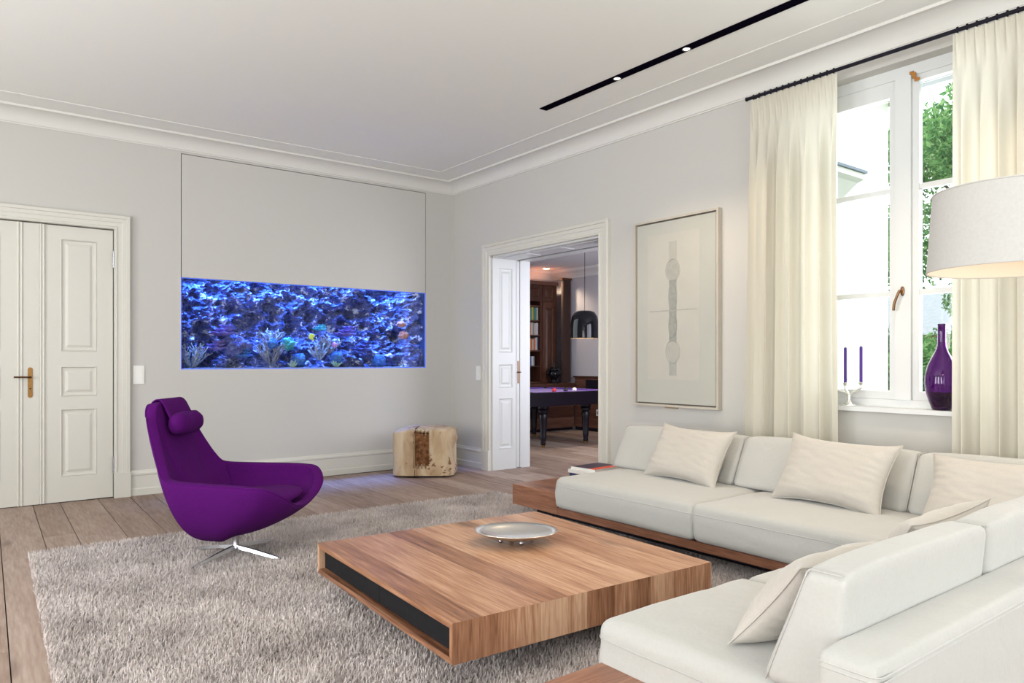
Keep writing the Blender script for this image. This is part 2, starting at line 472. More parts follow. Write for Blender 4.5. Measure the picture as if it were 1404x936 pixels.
# floor: wide oak planks, each a board of its own
floor = sempty('floor', 'wide greyish brown oak plank floor')
box('subfloor', XL - 0.3, 4.6, YN - 0.3, 3.3, -0.10, -0.020, MT['gapdark'], floor)
prng = random.Random(3)
edges = [-4.535, -4.290, -4.092, -3.802, -3.553, -3.357]
while edges[0] > XL - 0.1: edges.insert(0, edges[0] - prng.choice((0.20, 0.25, 0.29)))
while edges[-1] < 4.35: edges.append(edges[-1] + prng.choice((0.20, 0.25, 0.28)))
plank_mesh = {}
ROT = R(-1.6); RC, RS = math.cos(ROT), math.sin(ROT)
for i in range(len(edges) - 1):
    xa, xb = edges[i] + 0.0025, edges[i+1] - 0.0025
    inner = (xa + xb) / 2 < 0.1
    y_lo, y_hi = (YN - 0.05, 0.02 if (xa+xb)/2 < -0.05 else 2.9) if inner else (-2.84, 2.9)
    cuts = [y_lo]; y = y_lo + prng.uniform(1.0, 3.0)
    while y < y_hi - 0.8:
        cuts.append(y); y += prng.uniform(2.2, 3.8)
    cuts.append(y_hi)
    if i < len(edges) and abs(edges[i] + 4.535) < 1e-6: cuts = [YN - 0.05, -7.2, -4.6, -1.95, 0.02]
    for ya, yb in zip(cuts[:-1], cuts[1:]):
        w, L = xb - xa, yb - ya - 0.003
        key = (round(w, 3), round(L, 2))
        cxp, cyp = (xa + xb) / 2, (ya + yb) / 2
        # rotate about the point (-4.29, 0)
        dx, dy = cxp + 4.29, cyp
        px, py = -4.29 + dx * RC - dy * RS, dx * RS + dy * RC
        bm = new_bm(); bx(bm, -w/2, w/2, -L/2, L/2, -0.02, 0.0)
        o = obj('plank', bm, MT['plank'], floor, bevel=0.0025, seg=1, loc=(px, py, prng.uniform(-0.0008, 0.0)), rot=(0, 0, ROT))

# ------------------------------------------------------------------ double door in the back wall
door1 = sempty('door_1', 'cream panelled double door with a brass lever handle', (0, 0, 0))
def casing(parent, m, along, a0, a1, z1, t, w, name='casing', lined=True):
    """mitred architrave; along 0: on the wall y=0, 1: on the wall x=0; t sticks out into the room"""
    prof = [(0.0, 0.0), (0.0, 0.030), (0.006, 0.036), (0.020, 0.036), (0.026, 0.028), (w * 0.45, 0.028), (w * 0.5, 0.034), (w - 0.034, 0.036), (w - 0.030, t), (w - 0.006, t), (w, t - 0.006), (w, 0.0)]
    def P3(a, z, d): return (a, -d, z) if along == 0 else (-d, a, z)
    pl = new_bm(); loft(pl, [[P3(a0 - p, 0.0, d) for p, d in prof], [P3(a0 - p, z1 + p, d) for p, d in prof]], True, True, True); obj(name, pl, m, parent)
    pr = new_bm(); loft(pr, [[P3(a1 + p, 0.0, d) for p, d in prof], [P3(a1 + p, z1 + p, d) for p, d in prof]], True, True, True); obj(name, pr, m, parent)
    pt = new_bm(); loft(pt, [[P3(a0 - p, z1 + p, d) for p, d in prof], [P3(a1 + p, z1 + p, d) for p, d in prof]], True, True, True); obj(name, pt, m, parent)
    for a, s in ((a0, -1), (a1, 1)):   # plinth blocks
        lo, hi = (a - w - 0.002, a + 0.003) if s < 0 else (a - 0.003, a + w + 0.002)
        if along == 0: box('plinth_block', lo, hi, -t - 0.004, 0.0, 0.0, 0.225, m, parent, bevel=0.003)
        else: box('plinth_block', -t - 0.004, 0.0, lo, hi, 0.0, 0.225, m, parent, bevel=0.003)
casing(door1, MT['trim'], 0, DL[0], DL[1], DL[3], 0.045, 0.128)

def raised_panel(parent, x0, x1, z0, z1, y, m, depth=0.022, name='panel', axis=1, sgn=-1):
    """framed field: a moulding that steps back and a raised centre. axis 1: in a plane y=const facing sgn*y"""
    bm = new_bm()
    w = min(x1 - x0, z1 - z0)
    steps = [(0.0, 0.0), (0.006, 0.004), (0.014, -0.010), (0.024, -0.012), (0.036, -0.012), (0.055, -0.003), (0.062, -0.002)]
    rings = []
    for ins, d in steps:
        ins = min(ins, w * 0.45)
        pts = [(x0 + ins, z0 + ins), (x1 - ins, z0 + ins), (x1 - ins, z1 - ins), (x0 + ins, z1 - ins)]
        rings.append([((px, y + sgn * d, pz) if axis == 1 else (y + sgn * d, px, pz)) for px, pz in pts])
    loft(bm, rings, True, False, True)
    return obj(name, bm, m, parent)

def door_leaf(parent, x0, x1, z0, z1, y, fields, m, name='leaf'):
    """stile-and-rail leaf with real openings filled by raised panels"""
    bm = new_bm(); wall_with_holes(bm, 0, x0, x1, z0, z1, y, y + 0.04, [(f[0], f[1], f[2], f[3]) for f in fields])
    leaf = obj(name, bm, m, parent)
    for f in fields: raised_panel(leaf, f[0], f[1], f[2], f[3], y, m)
    bk = new_bm(); bx(bk, x0 + .02, x1 - .02, y + 0.02, y + 0.034, z0 + .02, z1 - .02); obj('backing', bk, m, leaf)
    return leaf
YD = 0.012
fr = [(-4.086, -3.806, 1.325, 2.315), (-4.086, -3.806, 0.930, 1.195), (-4.086, -3.806, 0.225, 0.820)]
leaf_r = door_leaf(door1, -4.300, -3.680, 0.006, 2.428, YD, fr, MT['trim'], 'door_leaf')
fl = [(-4.795, -4.515, a, c) for _, _, a, c in fr]
leaf_l = door_leaf(door1, -4.925, -4.306, 0.006, 2.428, YD, fl, MT['trim'], 'door_leaf')
# profiled strips either side of the meeting stile
for x0, x1 in ((-4.404, -4.362), (-4.243, -4.203)):
    bm = new_bm(); prism(bm, [(x0, YD), (x0 + .004, YD - .014), (x0 + .012, YD - .018), (x0 + .02, YD - .008), (x1 - .012, YD - .010), (x1 - .004, YD - .016), (x1, YD)], 2, 0.006, 2.428)
    obj('astragal_strip', bm, MT['trim'], leaf_r)
box('meeting_stile', -4.362, -4.243, YD - 0.006, YD + 0.02, 0.006, 2.428, MT['trim'], leaf_r)
hp = new_bm()
pts = [(-.018 * math.cos(a), .11 + .018 * math.sin(a)) for a in np.linspace(math.pi, 0, 9)] + [(-.018 * math.cos(a), -.115 + .018 * math.sin(a)) for a in np.linspace(0, -math.pi, 9)]
prism(hp, [(-4.309 + p[0], 1.060 + p[1]) for p in pts], 1, YD - .006, YD - .011)
obj('handle_plate', hp, MT['brass'], leaf_r, bevel=0.0012, seg=1)
hl_ = new_bm(); tube(hl_, [(-4.309, YD - .008, 1.104), (-4.309, YD - .05, 1.104)], .009, 10)
tube(hl_, catmull([(-4.309, YD - .05, 1.104), (-4.33, YD - .055, 1.104), (-4.37, YD - .053, 1.105), (-4.428, YD - .052, 1.106)], 4), [.009] * 5 + [.008] * 4 + [.0085] * 4, 10)
obj('lever', hl_, MT['bronze'], leaf_r, smooth=True)
kh = new_bm(); lathe(kh, [(.0065, -.002), (.0065, .002)], 12, mtx=Matrix.Translation((-4.309, YD - .012, 1.005)) @ Matrix.Rotation(R(90), 4, 'X')); obj('keyhole', kh, MT['black'], leaf_r)
for z in (2.165, 0.30):
    h_ = new_bm(); tube(h_, [(-3.676, YD - .012, z - .075), (-3.676, YD - .012, z + .075)], .009, 10); obj('hinge', h_, MT['chrome'], leaf_r, smooth=True, autos=40)
box('door_backing', DL[0], DL[1], 0.30, 0.32, 0.0, DL[3], MT['trim'], door1)

def light_switch(name, label, loc, along, w=0.086, hgt=0.158, n=2):
    o = thing(name, label, 'light switch', loc)
    def bb(nm, a0, a1, z0, z1, d0, d1, bev):
        if along == 0: return box(nm, a0, a1, -d1, -d0, z0, z1, MT['switch'], o, bevel=bev)
        return box(nm, -d1, -d0, a0, a1, z0, z1, MT['switch'], o, bevel=bev)
    bb('cover_plate', -w/2, w/2, -hgt/2, hgt/2, 0.0005, 0.009, 0.003)
    for k in range(n):
        zc = (k - (n - 1) / 2) * 0.071
        bb('rocker', -.028, .028, zc - .028, zc + .028, 0.0092, 0.014, 0.002)
    return o
light_switch('light_switch', 'white two-rocker light switch plate beside the cream double door', (-3.470, 0, 1.114), 0, 0.092, 0.170)
light_switch('light_switch', 'white light switch plate beside the billiard room doorway casing', (0, -0.535, 1.100), 1, 0.088, 0.165)

# ------------------------------------------------------------------ doorway to the billiard room
door2 = sempty('door_2', 'white cased doorway with pocket sliding door to the billiard room')
casing(door2, MT['trim'], 1, DOOR[0], DOOR[1], DOOR[3], 0.048, 0.135)
# panelled lining on the far jamb (faces the camera) and the near jamb
for yj, s in ((DOOR[1], -1), (DOOR[0], 1)):
    fields = [(0.085, 0.285, 1.335, 2.300), (0.085, 0.285, 0.935, 1.205), (0.085, 0.285, 0.235, 0.815)]
    bm = new_bm(); wall_with_holes(bm, 0, 0.0, 0.335, 0.0, 2.405, yj + s * 0.001, yj + s * 0.020, fields)
    jl = obj('jamb_lining', bm, MT['jamb'], door2)
    for f in fields: raised_panel(jl, f[0], f[1], f[2], f[3], yj + s * 0.020, MT['jamb'], sgn=s)
    box('jamb_lining', 0.400, 0.54, yj + s * 0.001, yj + s * 0.020, 0.0, 2.405, MT['jamb'], door2, bevel=0.002)
    box('pocket_edge', 0.337, 0.345, yj + s * 0.001, yj + s * 0.026, 0.0, 2.405, MT['jamb'], door2)
    box('pocket_edge', 0.391, 0.399, yj + s * 0.001, yj + s * 0.026, 0.0, 2.405, MT['jamb'], door2)
leaf = box('sliding_leaf', 0.349, 0.387, DOOR[1] - 0.016, DOOR[1] - 0.001, 0.01, 2.395, MT['jamb'], door2, bevel=0.002)
box('lock_plate', 0.357, 0.379, DOOR[1] - 0.0185, DOOR[1] - 0.0162, 0.98, 1.24, MT['bronze'], leaf)
lk = new_bm(); tube(lk, [(0.368, DOOR[1] - .018, 1.11), (0.368, DOOR[1] - .035, 1.11)], .009, 10); tube(lk, [(0.340, DOOR[1] - .034, 1.11), (0.396, DOOR[1] - .034, 1.11)], .006, 8); obj('pull', lk, MT['bronze'], leaf, smooth=True)
box('floor_guide', 0.352, 0.384, DOOR[1] - 0.055, DOOR[1] - 0.022, 0.001, 0.012, MT['chrome'], door2)
for x0, x1 in ((0.0, 0.335), (0.400, 0.54)):
    box('soffit_lining', x0, x1, DOOR[0] + .021, DOOR[1] - .021, 2.405, 2.4245, MT['jamb'], door2)
for k in range(3):
    ya = DOOR[0] + 0.12 + k * 0.54
    bm = new_bm(); bx(bm, 0.07, 0.27, ya, ya + 0.44, 2.398, 2.4045); obj('soffit_panel', bm, MT['jamb'], door2, bevel=0.003, seg=1)
box('ceiling_track', 0.349, 0.387, DOOR[0] + .03, DOOR[1] - .03, 2.412, 2.4245, MT['gapdark'], door2)

# ------------------------------------------------------------------ ceiling slot with downlights
slot = thing('ceiling_light_track', 'long black recessed light slot in the white ceiling', 'light fixture', (-0.883, -2.745, ZC))
box('slot_channel', -0.038, 0.038, -6.2, 0.0, -0.006, 0.0, MT['slot'], slot)
lamp_face = emit('spot_lens', (1.0, 0.86, 0.62), 14.0)
for y in (-3.61, -4.26, -5.60, -6.25, -7.6):
    bm = new_bm(); lathe(bm, [(0.030, -.0065), (0.030, -.010), (0.024, -.010), (0.021, -.0068)], 20, (0, y + 2.745)); o = obj('spot_ring', bm, MT['chrome'], slot, smooth=True, autos=40)
    bm = new_bm(); lathe(bm, [(0.020, -.0066), (0.020, -.0080)], 20, (0, y + 2.745)); obj('spot_lens', bm, lamp_face, o)
    d = bpy.data.lights.new('downlight', 'SPOT'); d.energy = 40; d.color = (1.0, 0.80, 0.58); d.spot_size = R(105); d.spot_blend = 0.6; d.shadow_soft_size = 0.02
    lo = bpy.data.objects.new('downlight', d); COL.objects.link(lo); lo.location = (-0.883, y, ZC - 0.02)

# ------------------------------------------------------------------ AQUARIUM
ax0, ax1, az0, az1 = AQ[0], AQ[1], AQ[2], 2.043
aq = thing('aquarium', 'long blue-lit reef aquarium built into the grey wall', 'aquarium', (0, 0, 0))
box('tank_wall', ax0 + .002, ax1 - .002, 0.66, 0.70, az0, az1 + .2, plain('tank_back', (0.02, 0.04, 0.12), 0.8), aq)
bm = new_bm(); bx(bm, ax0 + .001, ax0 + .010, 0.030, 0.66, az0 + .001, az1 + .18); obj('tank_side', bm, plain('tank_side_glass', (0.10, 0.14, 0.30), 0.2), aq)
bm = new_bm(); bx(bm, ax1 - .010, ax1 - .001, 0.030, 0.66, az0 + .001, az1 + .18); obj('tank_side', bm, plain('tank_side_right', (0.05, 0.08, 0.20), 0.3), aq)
box('tank_floor', ax0 + .011, ax1 - .011, 0.030, 0.66, az0 + .001, az0 + .012, plain('tank_sand', (0.25, 0.27, 0.33), 0.9, bump=0.6, bscale=60, vary=0.3, vscale=30), aq)
box('front_glass', ax0 + .001, ax1 - .001, 0.014, 0.026, az0 + .001, az1 - .001, MT['tank_glass'], aq)
edge_m = emit('glowing_glass_edge', (0.06, 0.14, 0.8), 0.7)  # blue tank light on the glass rim put in as emission
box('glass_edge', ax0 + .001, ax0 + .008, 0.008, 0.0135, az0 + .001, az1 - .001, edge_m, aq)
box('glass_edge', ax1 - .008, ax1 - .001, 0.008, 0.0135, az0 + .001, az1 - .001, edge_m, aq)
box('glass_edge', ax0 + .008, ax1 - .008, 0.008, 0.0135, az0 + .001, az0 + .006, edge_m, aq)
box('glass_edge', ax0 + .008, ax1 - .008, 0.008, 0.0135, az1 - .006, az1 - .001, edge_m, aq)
tube_m = emit('blue_tube', (0.45, 0.62, 1.0), 9.0)
for y in (0.10, 0.30):
    bm = new_bm(); tube(bm, [(ax0 + .25, y, az1 + .12), (ax1 - .25, y, az1 + .12)], .014, 10); obj('light_tube', bm, tube_m, aq, smooth=True, autos=40)
area('aquarium_light', (-1.75, 0.35, az1 + 0.12), (R(0), 0, 0), 2.5, 0.36, 92, (0.04, 0.19, 1.0), 72)
area('aquarium_light', (-1.75, 0.33, az1 + 0.12), (R(0), 0, 0), 2.4, 0.22, 26, (0.42, 0.66, 1.0), 66)
hatch = thing('wall_hatch', 'flush grey painted access panel above the blue aquarium', 'panel', (0, 0, 0))
bm = new_bm(); bx(bm, AQ[0] + .007, AQ[1] - .007, -0.001, 0.040, az1 + .002, AQ[3] - .007); obj('panel_face', bm, MT['wall'], hatch, bevel=0.0015, seg=1)
box('panel_back', AQ[0] + .004, AQ[1] - .004, 0.0405, 0.06, az1 + .004, AQ[3] - .004, MT['gapdark'], hatch)
box('panel_rim', AQ[0] + .004, AQ[1] - .004, 0.0405, 0.09, az1 + .004, az1 + .02, MT['gapdark'], hatch)

def rock_material(name, stops, scale=9.0, fine=42.0):
    m, n, l, p = mat(name)
    tc = n.new('ShaderNodeTexCoord')
    n1 = n.new('ShaderNodeTexNoise'); n1.inputs['Scale'].default_value = scale; n1.inputs['Detail'].default_value = 8; n1.inputs['Roughness'].default_value = 0.7
    l.new(tc.outputs['Object'], n1.inputs['Vector'])
    rp = ramp(n, stops); l.new(n1.outputs['Fac'], rp.inputs[0]); l.new(rp.outputs[0], p.inputs['Base Color'])
    n2 = n.new('ShaderNodeTexNoise'); n2.inputs['Scale'].default_value = fine; n2.inputs['Detail'].default_value = 5
    l.new(tc.outputs['Object'], n2.inputs['Vector'])
    b = n.new('ShaderNodeBump'); b.inputs['Strength'].default_value = 1.0; b.inputs['Distance'].default_value = 0.03
    l.new(n2.outputs['Fac'], b.inputs['Height']); l.new(b.outputs['Normal'], p.inputs['Normal'])
    p.inputs['Roughness'].default_value = 0.85; p.inputs['Specular IOR Level'].default_value = 0.2
    return m
reef_m = rock_material('reef_rock', [(0.32, (0.03, 0.04, 0.10)), (0.44, (0.09, 0.10, 0.22)), (0.50, (0.16, 0.18, 0.32)), (0.55, (0.10, 0.09, 0.26)), (0.60, (0.72, 0.74, 0.78)), (0.68, (0.88, 0.88, 0.9))])

def fbm(p, o=4): return noise.fractal(p, 0.9, 2.1, o)
bm = new_bm()
W_, H_ = ax1 - ax0 - 0.024, az1 - az0 + 0.05
def reef(u, v):
    x = ax0 + 0.012 + u * W_; z = az0 + 0.006 + v * H_
    base = 0.50
    n1 = noise.noise(Vector((x * 1.9, 3.1, z * 2.6)))
    n2 = abs(noise.noise(Vector((x * 4.5 + 9, 7.7, z * 6.5))))
    n3 = fbm(Vector((x * 11, 1.3, z * 13)))
    n4 = noise.noise(Vector((x * 38, 5.3, z * 44)))
    n5 = abs(noise.noise(Vector((x * 19, 2.3, z * 24))))
    y = base - 0.12 * n1 - 0.22 * (0.35 - n2) - 0.075 * n3 - 0.020 * n4 - 0.08 * (0.3 - n5)
    low = max(0.0, 1 - v * 2.3)           # the reef comes forward low down
    y -= 0.16 * low * (0.75 + 0.5 * n1)
    top = max(0.0, (v - 0.75) / 0.25); y += 0.05 * top
    edge = max(0.0, (abs(u - 0.5) - 0.44) / 0.06); y -= 0.42 * edge * (0.7 + 0.6 * n2 + 0.4 * n3)
    return (x + 0.012 * n3, min(0.655, max(0.06, y)), z + 0.010 * n4)
grid(bm, reef, 420, 150)
o = obj('rock_wall', bm, reef_m, aq, smooth=False)

# corals, stones and fish: each a thing of its own inside the tank
def blob(name, label, cat, c, r, m, seed=0, amp=0.25, fr=6.0, sub=4, group=None, flat=1.0):
    bm = new_bm(); bmesh.ops.create_icosphere(bm, subdivisions=sub, radius=1.0)
    for v in bm.verts:
        n_ = v.co.normalized()
        d = 1 + amp * fbm(n_ * fr * 0.3 + Vector((seed * 3.7, 0, seed)), 3) + amp * 0.5 * abs(noise.noise(n_ * fr + Vector((seed, seed * 2.1, 0))))
        v.co = Vector((n_.x * r * d, n_.y * r * d, n_.z * r * d * flat))
    o = obj(name, bm, m, smooth=True, loc=c)
    return tag(o, label, cat, group)
def branchy(name, label, c, h, m, seed=0, n=16, spread=1.0, rad=0.007):
    rg = random.Random(seed); bm = new_bm()
    for i in range(n):
        a = rg.uniform(0, 2 * math.pi); t = rg.uniform(0.05, 0.9) * spread
        d = Vector((math.cos(a) * t, math.sin(a) * t * 0.7, 1.0)).normalized(); L = h * rg.uniform(0.65, 1.0)
        p0 = Vector((math.cos(a), math.sin(a), 0)) * h * 0.08; p1 = p0 + d * L * 0.5; p2 = p0 + d * L
        tube(bm, [p0, p1, p2], [rad * 1.5, rad * 1.2, rad * 0.7], 6)
        for _ in range(4):
            s = rg.uniform(0.35, 0.95); q = p0 + d * L * s
            e = q + (d + Vector((rg.uniform(-1, 1), rg.uniform(-1, 1), rg.uniform(0.0, 0.8)))).normalized() * L * rg.uniform(0.2, 0.35)
            tube(bm, [q, e], [rad * 0.95, rad * 0.6], 5)
    o = obj(name, bm, m, smooth=True, loc=c)
    return tag(o, label, 'coral', 'corals in the aquarium')
def plate(name, label, c, r, m, seed=0):
    bm = new_bm(); rg = random.Random(seed)
    for k in range(3):
        rr = r * (1 - 0.22 * k); zz = k * r * 0.30; ph = rg.uniform(0, 6)
        rings = []
        for t in (0.05, 0.4, 0.75, 1.0, 0.98, 0.7, 0.05):
            i_ = len(rings); up = i_ >= 4
            rings.append([((rr * t * (1 + 0.12 * math.sin(5 * a + ph))) * math.cos(a) + 0.2 * r * k, (rr * 0.75 * t * (1 + 0.12 * math.sin(5 * a + ph))) * math.sin(a), zz + 0.28 * r * t * t + 0.05 * r * math.sin(7 * a) * t + (0.05 * r if up else 0)) for a in np.linspace(0, 2 * math.pi, 29)[:-1]])
        loft(bm, rings, True, True, True)
    return tag(obj(name, bm, m, smooth=True, loc=c), label, 'coral', 'corals in the aquarium')
cm = {
    'grey': rock_material('coral_grey', [(0.35, (0.16, 0.14, 0.15)), (0.6, (0.36, 0.34, 0.33))], 14),
    'blue': rock_material('coral_blue', [(0.35, (0.03, 0.08, 0.30)), (0.6, (0.10, 0.24, 0.50))], 12),
    'violet': rock_material('coral_violet', [(0.35, (0.09, 0.05, 0.24)), (0.6, (0.28, 0.22, 0.52))], 12),
    'teal': rock_material('coral_teal', [(0.35, (0.01, 0.20, 0.22)), (0.6, (0.16, 0.55, 0.50))], 14),
    'white': rock_material('coral_white', [(0.35, (0.20, 0.24, 0.30)), (0.6, (0.46, 0.48, 0.50))], 14),
    'pink': rock_material('coral_pink', [(0.35, (0.62, 0.14, 0.42)), (0.6, (0.90, 0.42, 0.70))], 14),
    'orange': rock_material('coral_orange', [(0.35, (0.50, 0.16, 0.08)), (0.6, (0.80, 0.40, 0.28))], 14),
    'navy': rock_material('coral_navy', [(0.35, (0.03, 0.04, 0.16)), (0.6, (0.16, 0.17, 0.42))], 12),
}
zf = az0 + 0.015
# u = share of the tank's length from its left end
def ux(u): return ax0 + (ax1 - ax0) * u
branchy('branching_coral', 'pale grey branching coral low in the left middle of the aquarium', (ux(.345), .20, zf + .02), .26, cm['grey'], 1, 26, 1.2)
branchy('branching_coral', 'pale grey bushy coral high on the reef left of the turquoise coral', (ux(.355), .24, zf + .25), .16, cm['grey'], 2, 22, 1.5)
branchy('branching_coral', 'grey bushy coral above the round blue coral in mid aquarium', (ux(.575), .20, zf + .14), .22, cm['grey'], 3, 24, 1.4)
branchy('branching_coral', 'whitish branching coral left of the round blue coral', (ux(.535), .16, zf + .08), .20, cm['white'], 4, 20, 1.3)
branchy('branching_coral', 'small green tinted coral along the aquarium floor under the round blue coral', (ux(.60), .10, zf), .085, plain('coral_green', (0.30, 0.46, 0.34), 0.8), 5, 20, 1.8)
branchy('branching_coral', 'pale branching coral in the bottom left corner of the aquarium', (ux(.05), .18, zf), .24, cm['white'], 6, 26, 1.3)
branchy('branching_coral', 'pale green branching coral on the aquarium floor at left centre', (ux(.42), .10, zf), .075, plain('coral_sage', (0.34, 0.45, 0.38), 0.8), 7, 18, 1.8)
blob('brain_coral', 'round deep blue brain coral on the aquarium floor, right of centre', 'coral', (ux(.605), .12, zf + .105), .068, cm['blue'], 3, .10, 9, group='corals in the aquarium')
blob('mushroom_coral', 'bright turquoise coral near the middle of the aquarium', 'coral', (ux(.405), .14, zf + .245), .062, cm['teal'], 5, .35, 7, group='corals in the aquarium')
blob('brain_coral', 'light blue rounded coral on the floor left of centre in the aquarium', 'coral', (ux(.445), .12, zf + .075), .070, cm['blue'], 8, .28, 6, group='corals in the aquarium')
blob('brain_coral', 'dark blue dome coral beside the turquoise coral', 'coral', (ux(.348), .17, zf + .25), .050, cm['blue'], 9, .2, 6, group='corals in the aquarium')
blob('brain_coral', 'pale blue lumpy coral on the floor at the right of the aquarium', 'coral', (ux(.80), .14, zf + .06), .075, cm['blue'], 11, .22, 7, group='corals in the aquarium')
plate('plate_coral', 'layered violet plate coral right of the middle of the aquarium', (ux(.66), .22, zf + .34), .125, cm['violet'], 1)
plate('plate_coral', 'dark layered plate coral low in the right half of the aquarium', (ux(.735), .20, zf + .17), .125, cm['navy'], 2)
plate('plate_coral', 'turquoise edged plate coral in the upper middle of the aquarium', (ux(.55), .24, zf + .40), .075, cm['teal'], 3)
plate('plate_coral', 'blue plate coral low on the left side of the aquarium', (ux(.235), .20, zf + .10), .10, cm['blue'], 4)
plate('plate_coral', 'violet shelf coral on the left side of the aquarium', (ux(.16), .20, zf + .32), .12, cm['violet'], 5)
plate('plate_coral', 'purple shelf coral low at the left end of the aquarium', (ux(.13), .18, zf + .17), .11, cm['violet'], 6)
blob('pink_coral', 'small bright pink coral above the round blue coral', 'coral', (ux(.597), .13, zf + .245), .026, cm['pink'], 6, .4, 8, 3, group='corals in the aquarium')
blob('sponge', 'upper orange red sponge near the right end of the aquarium', 'sponge', (ux(.92), .20, zf + .50), .050, cm['orange'], 4, .3, 6, flat=.7)
blob('sponge', 'lower orange pink sponge near the right end of the aquarium', 'sponge', (ux(.925), .17, zf + .37), .055, cm['orange'], 6, .3, 6, flat=.85)
blob('reef_rock', 'blue violet rock boulder at the lower left of the aquarium', 'rock', (ux(.215), .26, zf + .21), .13, cm['navy'], 12, .5, 8, 4, flat=.8)
def fish(name, label, c, L, m, rz, tilt):
    bm = new_bm(); rings = []
    for t, hh, ww in ((0, .02, .01), (.12, .22, .07), (.35, .46, .11), (.6, .40, .09), (.8, .16, .04), (.88, .10, .02)):
        rings.append([(L * (t - .5), L * ww * math.cos(a), L * hh * math.sin(a)) for a in np.linspace(0, 2 * math.pi, 17)[:-1]])
    loft(bm, rings, True, True, True)
    o = obj(name, bm, m, smooth=True, loc=c, rot=(0, tilt, rz)); tag(o, label, 'fish')
    bm = new_bm(); prism(bm, [(L * .36, 0), (L * .58, L * .24), (L * .52, 0), (L * .58, -L * .24)], 1, -.002, .002); obj('tail_fin', bm, m, o)
    bm = new_bm(); prism(bm, [(-L * .2, L * .40), (L * .1, L * .62), (L * .3, L * .34), (L * .1, L * .40)], 1, -.002, .002); obj('dorsal_fin', bm, m, o)
    return o
fish('tropical_fish', 'yellow green fish diving head up in mid aquarium', (ux(.495), .10, zf + .325), .085, plain('yellow_fish', (0.80, 0.86, 0.10), 0.4), R(20), R(55))
fish('tropical_fish', 'dark blue fish hovering in the upper left of the aquarium', (ux(.26), .13, zf + .66), .10, plain('blue_fish', (0.02, 0.04, 0.35), 0.4), R(10), 0)
fish('tropical_fish', 'small dark blue fish in the upper right of the aquarium', (ux(.845), .13, zf + .61), .07, plain('navy_fish', (0.02, 0.03, 0.22), 0.4), R(170), 0)

# ------------------------------------------------------------------ WINDOW
win = sempty('window_1', 'tall white box window with two casements and three rows of panes')
wy0, wy1, wz0, wz1 = WIN
MW = MT['white']
def fb(nm, x0, x1, y0, y1, z0, z1, bev=0.004): return box(nm, x0, x1, y0, y1, z0, z1, MW, win, bevel=bev)
# fixed frame
fb('window_frame', .10, .17, wy0 + .001, wy0 + .07, wz0 + .001, wz1 - .001); fb('window_frame', .10, .17, wy1 - .07, wy1 - .001, wz0 + .001, wz1 - .001)
fb('window_frame', .10, .17, wy0 + .07, wy1 - .07, wz1 - .075, wz1 - .001); fb('window_frame', .10, .17, wy0 + .07, wy1 - .07, wz0 + .001, wz0 + .075)
ym = -5.242
fb('meeting_post', .085, .165, ym - .050, ym + .050, wz0 + .075, wz1 - .075, .008)
def casement(y0, y1, ztop, x0, x1, st, nm):
    c = bpy.data.objects.new(nm, None); COL.objects.link(c); c.parent = win
    z0 = wz0 + .076; z1 = wz1 - .076
    for a0, a1, q0, q1 in ((y0, y0 + st, z0, z1), (y1 - st, y1, z0, z1), (y0 + st, y1 - st, z0, z0 + .055), (y0 + st, y1 - st, ztop, z1)):
        box('sash_rail', x0, x1, a0, a1, q0, q1, MW, c, bevel=.005)
    zz = [z0 + .055, 1.690, 2.372, ztop]
    for z in zz[1:3]: box('glazing_bar', x0 + .006, x1 - .004, y0 + st, y1 - st, z - .017, z + .017, MW, c, bevel=.006)
    for za, zb in zip(zz[:-1], zz[1:]):
        box('pane', (x0 + x1) / 2 - .002, (x0 + x1) / 2 + .002, y0 + st + .001, y1 - st - .001, za + .018, zb - .018, MT['pane'], c)
    return c
cl_ = casement(ym + .051, wy1 - .071, 2.990, .105, .155, .042, 'casement')
cr_ = casement(wy0 + .071, ym - .051, 3.055, .105, .155, .042, 'casement')
# outer frame of the box window
for a0, a1, q0, q1 in ((wy0 + .001, wy0 + .08, wz0 + .001, wz1 - .001), (wy1 - .08, wy1 - .001, wz0 + .001, wz1 - .001), (wy0 + .08, wy1 - .08, wz1 - .08, wz1 - .001), (wy0 + .08, wy1 - .08, wz0 + .001, wz0 + .06)):
    fb('outer_frame', .36, .42, a0, a1, q0, q1)
# handle
hd = new_bm(); lathe(hd, [(.013, -.002), (.013, .004), (.010, .006)], 16, mtx=Matrix.Translation((.081, ym, 1.70)) @ Matrix.Rotation(R(-90), 4, 'Y') @ Matrix.Scale(2.4, 4, (1, 0, 0)))
tube(hd, [(.080, ym, 1.70), (.045, ym, 1.70)], .008, 10)
tube(hd, catmull([(.047, ym, 1.705), (.044, ym + .012, 1.68), (.046, ym + .035, 1.62), (.050, ym + .042, 1.575)], 4), .0085, 10)
obj('window_handle', hd, MT['bronze_l'], win, smooth=True)
sill = box('window_sill', -.035, .099, wy0 + .002 - .03, wy1 - .002 + .03, wz0 - .006, wz0 + .024, MW, win, bevel=.006)
bm = new_bm(); bx(bm, .078, .0845, ym - .105, ym - .075, 3.045, 3.065); bx(bm, .070, .0845, ym - .085, ym - .065, 3.065, 3.10); bx(bm, .078, .0845, ym - .070, ym - .045, 3.095, 3.115)
obj('window_latch', bm, plain('copper_latch', (0.50, 0.22, 0.05), 0.4, metal=.6), win, bevel=.002, seg=1)

